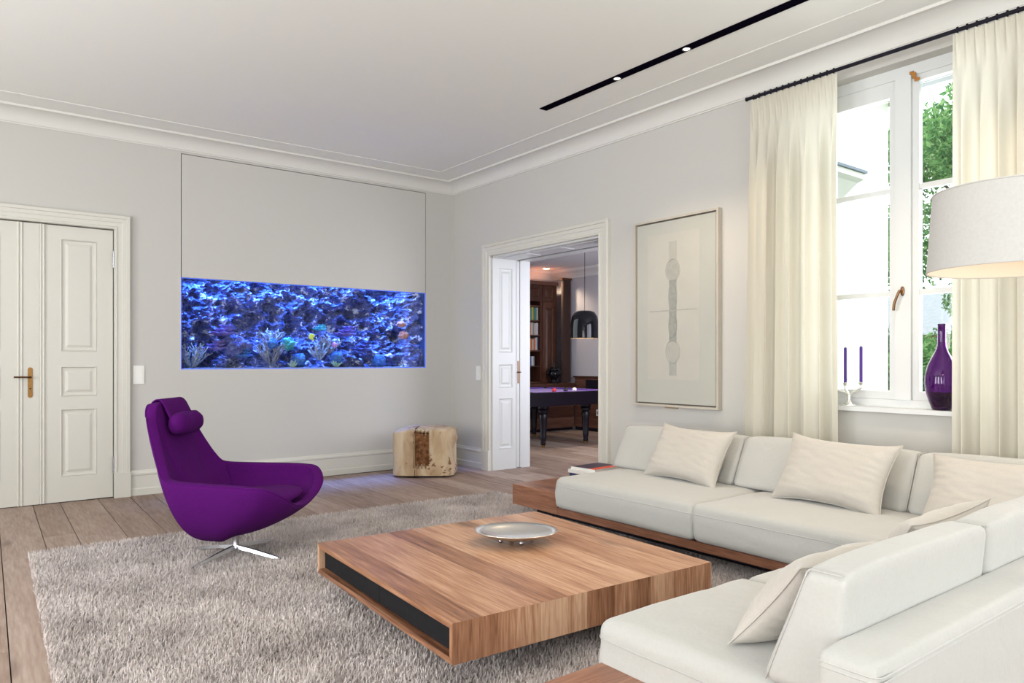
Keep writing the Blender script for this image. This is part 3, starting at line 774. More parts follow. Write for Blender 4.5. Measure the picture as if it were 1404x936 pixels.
# ------------------------------------------------------------------ curtain track and curtains
rod = thing('curtain_rod', 'thin black curtain rod running above the tall window', 'curtain rod', (-0.15, -4.235, 3.188))
bm = new_bm(); tube(bm, [(0, 0, 0), (0, -2.55, 0)], .0125, 12); obj('rod', bm, MT['black'], rod, smooth=True, autos=40)
bm = new_bm(); tube(bm, [(0, .012, 0), (0, 0, 0)], .015, 12); obj('end_cap', bm, MT['black'], rod, smooth=True, autos=40)
for yy in (-.02, -2.4):
    bm = new_bm(); tube(bm, [(0, yy, 0.004), (0.146, yy, 0.030)], .007, 8); obj('rod_bracket', bm, MT['black'], rod, smooth=True)
def curtain(name, label, y0t, y1t, y0b, y1b, npl, seed, ph):
    root = thing(name, label, 'curtain', (-0.15, (y0t + y1t) / 2, 0.015))
    yc = (y0t + y1t) / 2; zt = 3.168 - .015
    rg = random.Random(seed)
    NU, NV = 260, 64
    warp = [rg.uniform(-.6, .6) for _ in range(8)]
    amp = [rg.uniform(.7, 1.25) for _ in range(40)]
    bm = new_bm()
    def f(u, v):
        z = zt * (1 - v)
        d = zt - z                               # distance below the heading
        s = u + 0.02 * math.sin(2 * math.pi * (u * 1.3 + warp[0]))
        yy = (y0t + (y1t - y0t) * u) * (1 - v) + (y0b + (y1b - y0b) * u) * v
        open_ = min(1.0, max(0.0, (d - .10) / .55)); open_ = open_ * open_ * (3 - 2 * open_)
        fw = math.sin(2 * math.pi * npl * s + ph); fw2 = math.sin(2 * math.pi * npl * .5 * s + ph * 1.7 + warp[1] * 3)
        A = 0.040 * amp[int(u * npl) % 40] * open_
        fold = A * (0.75 * fw + 0.45 * fw2)
        # pinch pleats in the heading
        k = (u * npl * 2.0) % 1.0
        tri = 1 - abs(2 * k - 1)
        pinch = max(0.0, 1 - d / .22)
        pl = 0.030 * pinch * (max(0, tri - .45) / .55) ** 1.0
        yy += 0.010 * open_ * math.cos(2 * math.pi * npl * s + ph)
        wob = 0.006 * noise.noise(Vector((u * 7, v * 5, seed))) * open_
        return (-(pl) + fold - 0.0 + wob, yy - yc, z - 0.0045 * abs(math.sin(math.pi * npl * 2 * u)) * max(0, 1 - d / .1))
    grid(bm, f, NU, NV)
    obj('cloth', bm, MT['curtain'], root, smooth=True)
    n = int(npl * 2)
    for i in range(n):
        y = y0t + (y1t - y0t) * (i + .5) / n - yc
        bm = new_bm(); tube(bm, [(0.0, y, 3.145), (0.002, y, 3.205 - .015)], .0055, 6); lathe(bm, [(.004, 3.184), (.0075, 3.186), (.006, 3.191), (.003, 3.192)], 8, (0, y))
        obj('curtain_hook', bm, MT['black'], root)
    return root
curtain('curtain', 'cream curtain to the left of the window, nearest the framed artwork', -4.262, -4.925, -4.205, -4.945, 7, 3, .6)
curtain('curtain', 'cream curtain to the right of the window, behind the lamp shade', -5.632, -6.55, -5.625, -6.60, 9, 8, 2.2)

# ------------------------------------------------------------------ ARTWORK
art = thing('framed_artwork', 'pale embossed line drawing of two discs and a shaft in a light wood frame', 'artwork', (0, -3.4525, 1.655))
hw, hh = 0.4475, 0.800
for a0, a1, q0, q1 in ((-hw, -hw + .018, -hh, hh), (hw - .018, hw, -hh, hh), (-hw + .018, hw - .018, hh - .018, hh), (-hw + .018, hw - .018, -hh, -hh + .018)):
    box('frame_bar', -.052, -.0015, a0, a1, q0, q1, MT['frame'], art, bevel=.0015, seg=1)
box('frame_back', -.012, -.002, -hw + .018, hw - .018, -hh + .018, hh - .018, plain('frame_shadow_gap', (0.16, 0.14, 0.12), 0.9), art)
cv = plain('art_paper', (0.445, 0.45, 0.41), 0.9, vary=0.05, vscale=3.0, bump=0.1, bscale=120)
box('canvas', -.040, -.013, -hw + .030, hw - .030, -hh + .030, hh - .030, cv, art, bevel=.002, seg=1)
pm = plain('art_sheet', (0.475, 0.465, 0.422), 0.9, vary=0.05, vscale=6.0, bump=0.12, bscale=150)
ink = plain('art_ink', (0.30, 0.31, 0.285), 0.9, vary=0.25, vscale=25)
ink2 = plain('art_wash', (0.365, 0.365, 0.335), 0.9, vary=0.14, vscale=18)
ink3 = plain('art_pale_wash', (0.41, 0.40, 0.365), 0.9, vary=0.08, vscale=18)
def yl(y): return y + 3.4525
def zl(z): return z - 1.655
box('paper_sheet', -.0415, -.0402, yl(-3.717), yl(-3.16), zl(1.085), zl(2.32), pm, art)
XA = -.0416
def strip(nm, y0, y1, z0, z1, m, d=.0006, lift=0.0): box(nm, XA - lift - d, XA - lift, yl(y0), yl(y1), zl(z0), zl(z1), m, art)
strip('drawn_shaft', -3.478, -3.395, 1.925, 2.250, ink3)
strip('drawn_shaft', -3.476, -3.398, 1.660, 1.925, ink)
strip('drawn_shaft', -3.476, -3.398, 1.400, 1.660, ink, .0006)
strip('drawn_shaft', -3.476, -3.398, 1.120, 1.400, ink2)
strip('drawn_line', -3.69, -3.18, 1.664, 1.672, ink2, .0005, .0007)
def disc(nm, yc, zc, ry, rz, m, ring, lift):
    bm = new_bm(); lathe(bm, [(1, 0), (1, .0006)], 40, mtx=Matrix.Translation((XA - lift, yl(yc), zl(zc))) @ Matrix.Rotation(R(-90), 4, 'Y') @ Matrix.Diagonal((rz, ry, 1, 1)))
    obj(nm, bm, m, art)
    bm = new_bm(); tube(bm, [(XA - lift - .0008, yl(yc) + ry * 1.14 * math.cos(a), zl(zc) + rz * 1.14 * math.sin(a)) for a in np.linspace(0, 2 * math.pi, 41)], .0016, 4, False)
    obj('drawn_ring', bm, ring, art)
disc('drawn_disc', -3.437, 2.005, .066, .082, ink2, ink2, .0010)
disc('drawn_disc', -3.437, 1.320, .066, .086, ink3, ink2, .0010)
disc('drawn_oval', -3.437, 1.78, .040, .115, ink, ink3, .0016)
disc('drawn_oval', -3.437, 1.545, .040, .095, ink, ink3, .0016)
box('caption_plate', -.018, -.002, yl(-3.46), yl(-3.33), -hh - .014, -hh - .0015, plain('caption_brass', (0.42, 0.34, 0.2), 0.4, metal=.5), art)

# ------------------------------------------------------------------ RUG (deep pile, one thing)
rug = thing('shag_rug', 'large silvery taupe shag rug under the coffee table and purple chair', 'rug', (-4.455, -1.915, 0.0), R(-1.8))
RW, RL = 3.62, 4.45
rb = new_bm(); bx(rb, 0.02, RW - .02, -RL + .02, -0.02, 0.001, 0.012)
obj('rug_backing', rb, plain('rug_backing', (0.20, 0.175, 0.165), 0.95), rug)
def pile(n, w, Lh, seed):
    rg = np.random.default_rng(seed)
    # denser towards the camera
    px = rg.uniform(0.0, RW, n); py = -RL * rg.uniform(0.0, 1.0, n) ** 0.92
    nrm = np.array([[noise.noise(Vector((x * 2.2, y * 2.2, 0.0))), noise.noise(Vector((x * 2.2 + 40, y * 2.2, 3.0))), noise.noise(Vector((x * 9, y * 9, 7.0)))] for x, y in zip(px[::4], py[::4])])
    nrm = np.repeat(nrm, 4, axis=0)[:n]
    ang = np.arctan2(nrm[:, 1], nrm[:, 0]) * 0.5 + rg.normal(0, 1.5, n)
    lean = np.clip(0.45 + 0.35 * nrm[:, 2] + rg.normal(0, .30, n), 0.03, 1.3)
    L = Lh * rg.uniform(0.75, 1.2, n)
    dx, dy = np.cos(ang), np.sin(ang)
    tw = ang + rg.uniform(0.6, 2.4, n); wx, wy = np.cos(tw) * w / 2, np.sin(tw) * w / 2
    V = np.zeros((n, 5, 3))
    h1 = L * .55 * np.cos(lean * .5); r1 = L * .55 * np.sin(lean * .5)
    h2 = h1 + L * .45 * np.cos(lean * 1.4); r2 = r1 + L * .45 * np.sin(lean * 1.4)
    z0 = 0.010
    V[:, 0] = np.stack([px - wx, py - wy, np.full(n, z0)], 1); V[:, 1] = np.stack([px + wx, py + wy, np.full(n, z0)], 1)
    V[:, 2] = np.stack([px + dx * r1 - wx, py + dy * r1 - wy, z0 + h1], 1); V[:, 3] = np.stack([px + dx * r1 + wx, py + dy * r1 + wy, z0 + h1], 1)
    V[:, 4] = np.stack([px + dx * r2, py + dy * r2, z0 + h2], 1)
    return V
V = pile(340000, 0.0058, 0.036, 4)
n = len(V)
me = bpy.data.meshes.new('pile')
me.vertices.add(n * 5); me.vertices.foreach_set('co', V.reshape(-1).astype(np.float32))
base = (np.arange(n) * 5)[:, None]
lp = np.concatenate([base + np.array([[0, 1, 3, 2]]), base + np.array([[2, 3, 4]])], 1).reshape(-1)
me.loops.add(n * 7); me.loops.foreach_set('vertex_index', lp.astype(np.int32))
me.polygons.add(n * 2)
ls = np.stack([np.arange(n) * 7, np.arange(n) * 7 + 4], 1).reshape(-1)
me.polygons.foreach_set('loop_start', ls.astype(np.int32))
me.polygons.foreach_set('loop_total', np.tile([4, 3], n).astype(np.int32))
me.update(calc_edges=True)
me.materials.append(island_mat('rug_wool', [(0.34, 0.295, 0.285), (0.55, 0.495, 0.475), (0.70, 0.64, 0.62), (0.82, 0.765, 0.745)], 0.85, 0.15, 0.2, nscale=3.0))
po = bpy.data.objects.new('pile', me); COL.objects.link(po); po.parent = rug; po['kind'] = 'stuff'

# ------------------------------------------------------------------ COFFEE TABLE
TZ0, TZ1 = 0.148, 0.300
tb = thing('coffee_table', 'low square walnut coffee table with black drawers standing on the rug', 'table', (-2.663, -4.572, 0.0), R(-2.9))
HT = 0.70
nb = 11
bw = [1.0, 1.25, .9, 1.1, .8, 1.2, 1.0, .7, 1.15, .95, 1.05]; sb = sum(bw); xs = [-HT]
for w in bw: xs.append(xs[-1] + w / sb * 2 * HT)
tk = 0.024
for i in range(nb):
    a, c = xs[i] + .0003, xs[i+1] - .0003
    bm = new_bm()
    prism(bm, [(-HT, TZ1), (HT, TZ1), (HT - tk, TZ1 - tk), (-HT + tk, TZ1 - tk)], 0, a, c)
    obj('top_board', bm, MT['walnut'], tb)
    bm = new_bm(); prism(bm, [(-HT, TZ0), (-HT, TZ1 - .0004), (-HT + tk, TZ1 - tk - .0004), (-HT + tk, TZ0 + tk)], 0, a, c)
    obj('front_board', bm, MT['walnut_up'], tb)
    bm = new_bm(); prism(bm, [(HT, TZ0), (HT, TZ1 - .0004), (HT - tk, TZ1 - tk - .0004), (HT - tk, TZ0 + tk)], 0, a, c)
    obj('back_board', bm, MT['walnut_up'], tb)
bm = new_bm(); prism(bm, [(-HT, TZ0), (HT, TZ0), (HT - tk, TZ0 + tk - .0004), (-HT + tk, TZ0 + tk - .0004)], 0, -HT, HT); obj('bottom_panel', bm, MT['walnut'], tb)
box('inner_carcass', -HT + .055, HT - .055, -HT + .03, HT - .03, TZ0 + tk + .001, TZ1 - tk - .001, MT['drawer'], tb)
for y0, y1 in ((-HT + tk + .002, -.0015), (.0015, HT - tk - .002)):
    box('drawer', -HT + .030, -HT + .052, y0, y1, TZ0 + tk + .003, TZ1 - tk - .003, MT['drawer'], tb, bevel=.0015, seg=1)
    box('drawer', HT - .052, HT - .030, y0, y1, TZ0 + tk + .003, TZ1 - tk - .003, MT['drawer'], tb, bevel=.0015, seg=1)
box('plinth', -.42, .42, -.42, .42, 0.014, TZ0, MT['drawer'], tb)

# bowl
bowl = thing('oval_bowl', 'shallow oval polished metal bowl on ball feet on the coffee table', 'bowl', (-2.500, -4.455, TZ1), R(-40))
bm = new_bm()
prof = [(0.0, .020), (.30, .021), (.60, .030), (.85, .047), (.985, .063), (1.0, .066), (.985, .0675), (.84, .0525), (.58, .036), (.30, .027), (0.0, .026)]
lathe(bm, [(max(r, .001) * .218, z) for r, z in prof], 64, sy=.83)
obj('dish', bm, MT['silver'], bowl, smooth=True)
for a in (20, 110, 200, 290):
    bm = new_bm(); bmesh.ops.create_uvsphere(bm, u_segments=12, v_segments=8, radius=.0125, matrix=Matrix.Translation((.085 * math.cos(R(a)), .068 * math.sin(R(a)), .0125)))
    obj('ball_foot', bm, MT['chrome'], bowl, smooth=True)

# ------------------------------------------------------------------ CORNER SOFA
sofa = thing('corner_sofa', 'large off-white linen corner sofa on a low walnut platform', 'sofa', (0, 0, 0))
PZ0, PZM, PZ1 = 0.125, 0.176, 0.280
# platform: thin deck under the cushions, thick open ends used as side tables
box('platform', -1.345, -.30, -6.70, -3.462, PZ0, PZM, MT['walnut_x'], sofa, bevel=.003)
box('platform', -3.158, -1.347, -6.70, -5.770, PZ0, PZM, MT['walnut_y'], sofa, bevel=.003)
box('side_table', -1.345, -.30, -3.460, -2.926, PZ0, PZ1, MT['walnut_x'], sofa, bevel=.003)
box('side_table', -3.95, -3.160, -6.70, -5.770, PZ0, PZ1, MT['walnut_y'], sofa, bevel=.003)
box('plinth', -1.20, -.42, -6.55, -3.05, 0.062, PZ0, MT['black'], sofa)
box('plinth', -3.80, -1.22, -6.55, -5.93, 0.062, PZ0, MT['black'], sofa)
for x, y in ((-1.1, -3.2), (-.5, -3.2), (-1.1, -6.4), (-.5, -6.4), (-3.6, -6.05), (-3.6, -6.45), (-2.3, -6.3)):
    box('foot', x - .04, x + .04, y - .04, y + .04, 0.0, 0.062, MT['black'], sofa)

def rounded(bm, hx, hy, hz, r, nx, ny, nz, shape=None):
    """rounded box on a subdivided cube, shape(p) may move each point"""
    def face(fix, sgn, na, nb_):
        ax = [0, 1, 2]; ax.remove(fix)
        H = (hx, hy, hz); N = {0: nx, 1: ny, 2: nz}
        na, nb_ = N[ax[0]], N[ax[1]]
        vs_ = []
        for i in range(na + 1):
            row = []
            for j in range(nb_ + 1):
                p = [0, 0, 0]; p[fix] = sgn * H[fix]
                def dist(t, h_): # denser near the edges
                    s = 2 * t - 1; e = r * 1.0 / h_ if h_ > 0 else .5
                    return h_ * (math.sin(s * math.pi / 2) * .35 + s * .65)
                p[ax[0]] = dist(i / na, H[ax[0]]); p[ax[1]] = dist(j / nb_, H[ax[1]])
                q = [max(-(H[k] - r), min(H[k] - r, p[k])) for k in range(3)]
                d = Vector(p) - Vector(q)
                v = Vector(q) + (d.normalized() * r if d.length > 1e-9 else d)
                row.append(bm.verts.new(shape(v) if shape else v))
            vs_.append(row)
        for i in range(na):
            for j in range(nb_):
                bm.faces.new((vs_[i][j], vs_[i+1][j], vs_[i+1][j+1], vs_[i][j+1]))
    for fx in range(3):
        for s in (-1, 1): face(fx, s, 0, 0)
    bmesh.ops.remove_doubles(bm, verts=bm.verts, dist=1e-5)

def seat_cushion(x0, x1, y0, y1, z0, z1, seed, seam=True, crown=.022):
    cx_, cy_, cz_ = (x0+x1)/2, (y0+y1)/2, (z0+z1)/2; hx, hy, hz = (x1-x0)/2, (y1-y0)/2, (z1-z0)/2
    bm = new_bm()
    def shp(v):
        u, w, t = v.x / hx, v.y / hy, v.z / hz
        c = crown * (1 - abs(u) ** 2.5) * (1 - abs(w) ** 2.5) * (max(0, t) ** 2)
        sag = .004 * noise.noise(Vector((v.x * 3 + seed, v.y * 3, seed * 1.7))) + .003 * noise.noise(Vector((v.x * 9, v.y * 9 + seed, 2)))
        d = .006 * noise.noise(Vector((v.x * 2.2, v.y * 2.2, v.z * 14 + seed * 2)))
        n_ = Vector((u, w, 0))
        bul = .010 * (1 - t * t)
        return v + Vector((bul * u * abs(u) ** 3 + d * u, bul * w * abs(w) ** 3 + d * w, c + sag * max(0, t)))
    rounded(bm, hx, hy, hz, .038, 44, 44, 14, shp)
    o = obj('seat_cushion', bm, MT['sofa'], sofa, smooth=True, loc=(cx_, cy_, cz_))
    if seam:
        s = new_bm(); r = .038; zz = hz - .060
        loop = []
        for sx, sy, a0 in ((1, 1, 0), (-1, 1, 90), (-1, -1, 180), (1, -1, 270)):
            for a in range(0, 91, 15):
                loop.append((sx * (hx - r) + (r + .001) * math.cos(R(a0 + a)), sy * (hy - r) + (r + .001) * math.sin(R(a0 + a)), zz))
        dense = []
        for i in range(len(loop)):
            p, q = Vector(loop[i]), Vector(loop[(i+1) % len(loop)])
            k_ = max(1, int((q - p).length / .04))
            for t in range(k_):
                pt = p.lerp(q, t / k_); dense.append(shp(pt) - Vector((0, 0, .0)))
        dense.append(dense[0])
        tube(s, dense, .0028, 5, False); obj('seam', s, MT['sofa'], o, smooth=True)
    return o
SZ0 = .178
seat_cushion(-1.372, -.475, -4.690, -3.465, SZ0, .405, 1)
seat_cushion(-1.372, -.475, -5.950, -4.694, SZ0, .405, 2)
seat_cushion(-3.165, -2.395, -6.545, -5.745, SZ0, .415, 3)
seat_cushion(-2.391, -1.385, -6.545, -5.755, SZ0, .410, 4)
seat_cushion(-1.380, -.475, -6.545, -5.955, SZ0, .408, 5, False)

# back frames: stitched upholstered boards
def back_frame(x0, x1, y0, y1, z0, z1):
    bm = new_bm(); cx_, cy_, cz_ = (x0+x1)/2, (y0+y1)/2, (z0+z1)/2; hx, hy, hz = (x1-x0)/2, (y1-y0)/2, (z1-z0)/2
    rounded(bm, hx, hy, hz, .022, 24, 24, 12)
    o = obj('back_frame', bm, MT['sofa'], sofa, smooth=True, loc=(cx_, cy_, cz_))
    r = .022
    loop = []
    for sx, sy, a0 in ((1, 1, 0), (-1, 1, 90), (-1, -1, 180), (1, -1, 270)):
        for a in (0, 30, 60, 90): loop.append((sx * (hx - r) + r * math.cos(R(a0 + a)), sy * (hy - r) + r * math.sin(R(a0 + a))))
    loop.append(loop[0])
    for off in (.028, .040):
        s = new_bm(); tube(s, [(a, c, hz - off) for a, c in loop], .0022, 4, False)
        obj('topstitch', s, MT['sofa'], o)
    return o
back_frame(-.470, -.305, -6.70, -3.345, PZM + .002, .655)
back_frame(-3.268, -.472, -6.695, -6.552, PZM + .002, .598)

# back cushions: wedges leaning on the frame
def back_cushion(along, a0, a1, fb_, ft, rb_, rt, z0, z1, seed):
    """along 'y': runs along y, front face at x=fb (bottom) .. ft (top), rear at rb..rt. along 'x': depth measured in y"""
    ca, hl = (a0 + a1) / 2, (a1 - a0) / 2; hz = (z1 - z0) / 2
    bm = new_bm()
    def shp(v):
        t = (v.z / hz + 1) / 2; dd = (v.x + .5)   # v.x in -.5.. .5 scaled below
        d = v.x / .12            # -1 front .. 1 rear
        f_ = fb_ + (ft - fb_) * t; r_ = rb_ + (rt - rb_) * t
        x = f_ + (r_ - f_) * (d + 1) / 2
        u = v.y / hl
        bul = .014 * (1 - abs(u) ** 3) * (1 - (2 * t - 1) ** 2)
        x += (-bul if d < 0 else 0) * (1 if rb_ > fb_ else -1)
        x += .004 * noise.noise(Vector((v.y * 3, v.z * 5, seed)))
        zc = .012 * (1 - abs(u) ** 4) * (max(0, 2 * t - 1)) + .004 * noise.noise(Vector((v.y * 4, seed, 1)))
        p = Vector((x, ca + v.y, (z0 + z1) / 2 + v.z + zc))
        return p if along == 'y' else Vector((p.y, p.x, p.z))
    rounded(bm, .12, hl, hz, .034, 12, 40, 26, shp)
    o = obj('back_cushion', bm, MT['sofa'], sofa, smooth=True)
    for e in (-1, 1):
        s = new_bm(); line = []
        for t in np.linspace(-.93, .93, 14): line.append(shp(Vector((-.10, e * (hl - .002), t * hz))))
        line += [shp(Vector((d, e * (hl - .004), hz * .985))) for d in np.linspace(-.09, .09, 6)]
        tube(s, line, .0026, 5)
        obj('seam', s, MT['sofa'], o, smooth=True)
    return o
back_cushion('y', -4.500, -3.400, -.735, -.575, -.476, -.455, .412, .722, 1)
back_cushion('y', -5.615, -4.506, -.735, -.575, -.476, -.455, .412, .728, 2)
back_cushion('y', -6.535, -5.621, -.735, -.575, -.476, -.455, .412, .730, 3)
back_cushion('x', -3.160, -2.312, -6.330, -6.462, -6.548, -6.572, .418, .740, 4)
back_cushion('x', -2.306, -1.40, -6.330, -6.462, -6.548, -6.572, .418, .742, 5)

# ------------------------------------------------------------------ throw pillows
def pillow(label, w, h_, th, loc, rz, lean, roll, seed, group='linen throw pillows on the sofa'):
    bm = new_bm(); N = 64
    def surf(sgn):
        def f(a, c):
            u, v = 2 * a - 1, 2 * c - 1
            edge = max(0.0, (1 - u ** 4) * (1 - v ** 4))
            t = th / 2 * (edge ** .62) * (1 + .10 * noise.noise(Vector((u * 1.7 + seed, v * 1.7, sgn))))
            x = w / 2 * u * (1 - .095 * (1 - v * v) * abs(u) ** 3)
            y = h_ / 2 * v * (1 - .17 * (1 - u * u) * abs(v) ** 3)
            # creases pulled from the corners and the bottom edge
            rad = math.hypot(u, v)
            cr = .0045 * math.sin(26 * v + 7 * u + 5 * noise.noise(Vector((u * 1.6, v * 1.6, seed)))) * (edge ** .5) * max(0.0, noise.noise(Vector((u * 1.8 + seed * 3, v * 1.8, 9))) + abs(u) - .45)
            cr += .0045 * noise.noise(Vector((u * 3.0 + seed, v * 6.5 + u * 1.5, 3 + sgn))) * edge ** .5 + .0012 * noise.noise(Vector((u * 7 + seed, v * 13 + u * 3, 5))) * edge ** .3
            z = sgn * (t + cr * (1 if t > .008 else 0))
            return (x, y, z)
        return f
    grid(bm, surf(1), N, N); grid(bm, surf(-1), N, N)
    bmesh.ops.remove_doubles(bm, verts=bm.verts, dist=2e-4)
    root = thing('throw_pillow', label, 'pillow', loc, 0, group)
    root.rotation_euler = Euler((0, 0, 0))
    # local frame: x width, y up along the pillow, z out of its face
    M_ = Matrix.Rotation(rz, 4, 'Z') @ Matrix.Rotation(R(90) - lean, 4, 'X') @ Matrix.Rotation(roll, 4, 'Z') @ Matrix.Translation((0, h_ / 2 * .93, 0))
    bm.transform(M_)
    o = obj('cover', bm, MT['pillow'], root, smooth=True)
    s = new_bm(); pts = []
    def rim(u, v):
        x = w / 2 * u * (1 - .095 * (1 - v * v) * abs(u) ** 3); y = h_ / 2 * v * (1 - .17 * (1 - u * u) * abs(v) ** 3)
        return M_ @ Vector((x * 1.004, y * 1.004, 0))
    for t in np.linspace(-1, 1, 22): pts.append(rim(t, -1))
    for t in np.linspace(-1, 1, 22): pts.append(rim(1, t))
    for t in np.linspace(1, -1, 22): pts.append(rim(t, 1))
    for t in np.linspace(1, -1, 22): pts.append(rim(-1, t))
    tube(s, pts, .0028, 5, False); obj('edge_seam', s, MT['pillow'], root, smooth=True)
    return root
# leaning against the long back (face towards -x): width runs along -y
pillow('off-white linen throw pillow nearest the stack of books and the artwork', .63, .43, .17, (-.900, -4.195, .425), R(-90), R(31), R(-2), 1)
pillow('off-white linen throw pillow below the window sill, midway along the sofa back', .66, .44, .17, (-.915, -5.250, .425), R(-90), R(31), R(-2), 2)
pillow('creased linen throw pillow in the far corner of the sofa, lit by the lamp', .66, .40, .17, (-.890, -6.085, .425), R(-90), R(31), R(1), 3)
# leaning against the near back (face towards +y)
pillow('linen throw pillow at the open end of the near backrest, corner pointing to the table', .64, .335, .14, (-2.740, -6.165, .432), R(180), R(39), R(3), 4)
pillow('linen throw pillow behind the near backrest, second from its open end', .62, .365, .14, (-2.040, -6.175, .430), R(180), R(34), R(-2), 5)

# ------------------------------------------------------------------ books on the sofa platform
def book(name, label, cx_, cy_, z, w, d, t, rz, cov, pages, group='books on the sofa side table'):
    root = thing(name, label, 'book', (cx_, cy_, z), rz, group)
    b_ = new_bm(); c = .003
    bx(b_, -w/2, w/2, -d/2, d/2, 0, c); bx(b_, -w/2, w/2, -d/2, d/2, t - c, t); bx(b_, -w/2, -w/2 + c, -d/2, d/2, c, t - c)
    obj('cover', b_, cov, root)
    box('pages', -w/2 + c, w/2 - .005, -d/2 + .005, d/2 - .005, c, t - c, pages, root)
    return root
paper = plain('paper', (0.74, 0.72, 0.67), 0.9, vary=.06, vscale=200)
cov_w = plain('cover_white', (0.72, 0.72, 0.70), 0.5); cov_n = plain('cover_navy', (0.02, 0.03, 0.10), 0.5)
cov_p = plain('cover_aubergine', (0.035, 0.015, 0.045), 0.45); cov_o = plain('cover_orange', (0.80, 0.075, 0.02), 0.5)
book('book', 'thick book with navy edged cover at the bottom of the stack beside the sofa', -.548, -3.055, PZ1, .370, .285, .030, R(2), cov_n, paper)
book('book', 'pale book in the middle of the stack beside the sofa', -.552, -3.045, PZ1 + .030, .375, .290, .028, R(1), cov_w, paper)
bt = book('magazine', 'magazine with dark aubergine and orange cover on top of the stack beside the sofa', -.535, -3.035, PZ1 + .058, .345, .270, .020, R(4), cov_w, paper)
box('cover_print', -.165, .168, -.060, .132, .0201, .0208, cov_p, bt)
box('cover_print', -.168, .110, -.132, -.060, .0201, .0208, cov_o, bt)

# ------------------------------------------------------------------ PURPLE SWIVEL CHAIR
chair = thing('swivel_armchair', 'purple wool swivel armchair with headrest and chrome star base', 'armchair', (-3.418, -2.756, 0.0), R(-39.4))
half = [(-.435, .0, .985), (-.432, .12, .983), (-.428, .195, .962), (-.408, .236, .88), (-.352, .284, .745), (-.296, .332, .628), (-.262, .362, .572), (-.222, .388, .547), (-.12, .410, .538),
        (.02, .430, .532), (.14, .446, .528), (.26, .458, .522), (.360, .440, .505), (.418, .345, .440), (.420, .20, .378), (.418, .0, .352)]
ctl = [Vector(p) for p in half] + [Vector((p[0], -p[1], p[2])) for p in half[-2:0:-1]]
rim = catmull(ctl, 6, True); NR = len(rim)
def bez(a, c, d, t): return a * (1-t)**2 + c * 2 * t * (1-t) + d * t * t
def sstep(x, a, c): t = max(0, min(1, (x - a) / (c - a))); return t * t * (3 - 2 * t)
cen = Vector((-.03, 0, .45))
outer_r, inner_r, top_r = [], [], []
for i, p in enumerate(rim):
    tg = (rim[(i+1) % NR] - rim[i-1]).normalized()
    out = Vector((p.x - (-.03), p.y, 0))
    if p.z > .62: out = Vector((-.55 - .0, p.y * 1.6, -.1)) if p.z > .9 else Vector((-.35, p.y * 2.2, -.08))
    out = (out - tg * out.dot(tg)).normalized()
    outer_r.append(p + out * .036 - Vector((0, 0, .008))); inner_r.append(p - out * .030 - Vector((0, 0, .010)))
    up = tg.cross(out); up = up if up.z > 0 else -up
    top_r.append((p + out * .033 + up * .004, p + out * .027 + up * .010, p - out * .020 + up * .012, p - out * .028 + up * .004))
pole_o = Vector((-.06, 0, .150)); pole_i = Vector((.06, 0, .345))
rings = []
NO = 16
for k in range(NO, -1, -1):
    t = k / NO; ring = []
    for p, q in zip(rim, outer_r):
        fr = sstep(p.x, .05, .42)
        c = Vector((q.x * .70 if q.x < 0 else q.x * .62, q.y * .84, .085 + .110 * fr))
        tt = t * .985
        ring.append(bez(q, c, pole_o, tt))
    rings.append(ring)
for kk in range(4): rings.append([q_[kk] for q_ in top_r])
NI = 16
for k in range(NI + 1):
    t = k / NI; ring = []
    for p, q in zip(rim, inner_r):
        fr = sstep(p.x, .05, .42); hi = sstep(p.z, .5, .9)
        c = Vector((q.x * .70 if q.x < 0 else q.x * .7, q.y * .93 * (1 - .2 * hi), .325 + .03 * fr - .02 * hi))
        ring.append(bez(q, c, pole_i, t * .985))
    rings.append(ring)
bm = new_bm(); loft(bm, rings, True, True, True)
o = obj('shell', bm, MT['purple'], chair, smooth=True)
sm = o.modifiers.new('smooth', 'SUBSURF'); sm.levels = 1; sm.render_levels = 1
bm = new_bm(); pts = [q_[0] + Vector((0, 0, .001)) for q_ in top_r]; pts.append(pts[0]); tube(bm, pts, .0042, 6, False); obj('piping', bm, MT['purple'], chair, smooth=True)
# piping where back meets the arms
for s in (-1, 1):
    bm = new_bm(); pts = []
    i0 = int(7.0 * 6) if s > 0 else NR - int(7.0 * 6)
    q = inner_r[i0]; fr = 0; hi = sstep(rim[i0].z, .5, .9)
    c = Vector((q.x * .70, q.y * .93, .325 - .02 * hi))
    pts = [bez(q, c, pole_i, t) + Vector((.004, -.002 * s, .001)) for t in np.linspace(0, .55, 14)]
    tube(bm, pts, .0035, 6); obj('seam', bm, MT['purple'], chair, smooth=True)
# seat pad
bm = new_bm(); rings = []
for k, (r, z) in enumerate([(.02, .0), (.5, .0), (.86, .006), (.97, .020), (1.0, .036), (.97, .052), (.86, .066), (.5, .082), (.02, .088)]):
    ring = []
    for a in np.linspace(0, 2 * math.pi, 49)[:-1]:
        ca, sa = math.cos(a), math.sin(a)
        ex = (abs(ca) ** .75) * (1 if ca > 0 else -1); ey = (abs(sa) ** .75) * (1 if sa > 0 else -1)
        ring.append((.09 + r * .305 * ex, r * .330 * ey, .345 + z + .02 * (r * ex)))
    rings.append(ring)
loft(bm, rings, True, True, True); obj('seat_pad', bm, MT['purple'], chair, smooth=True)
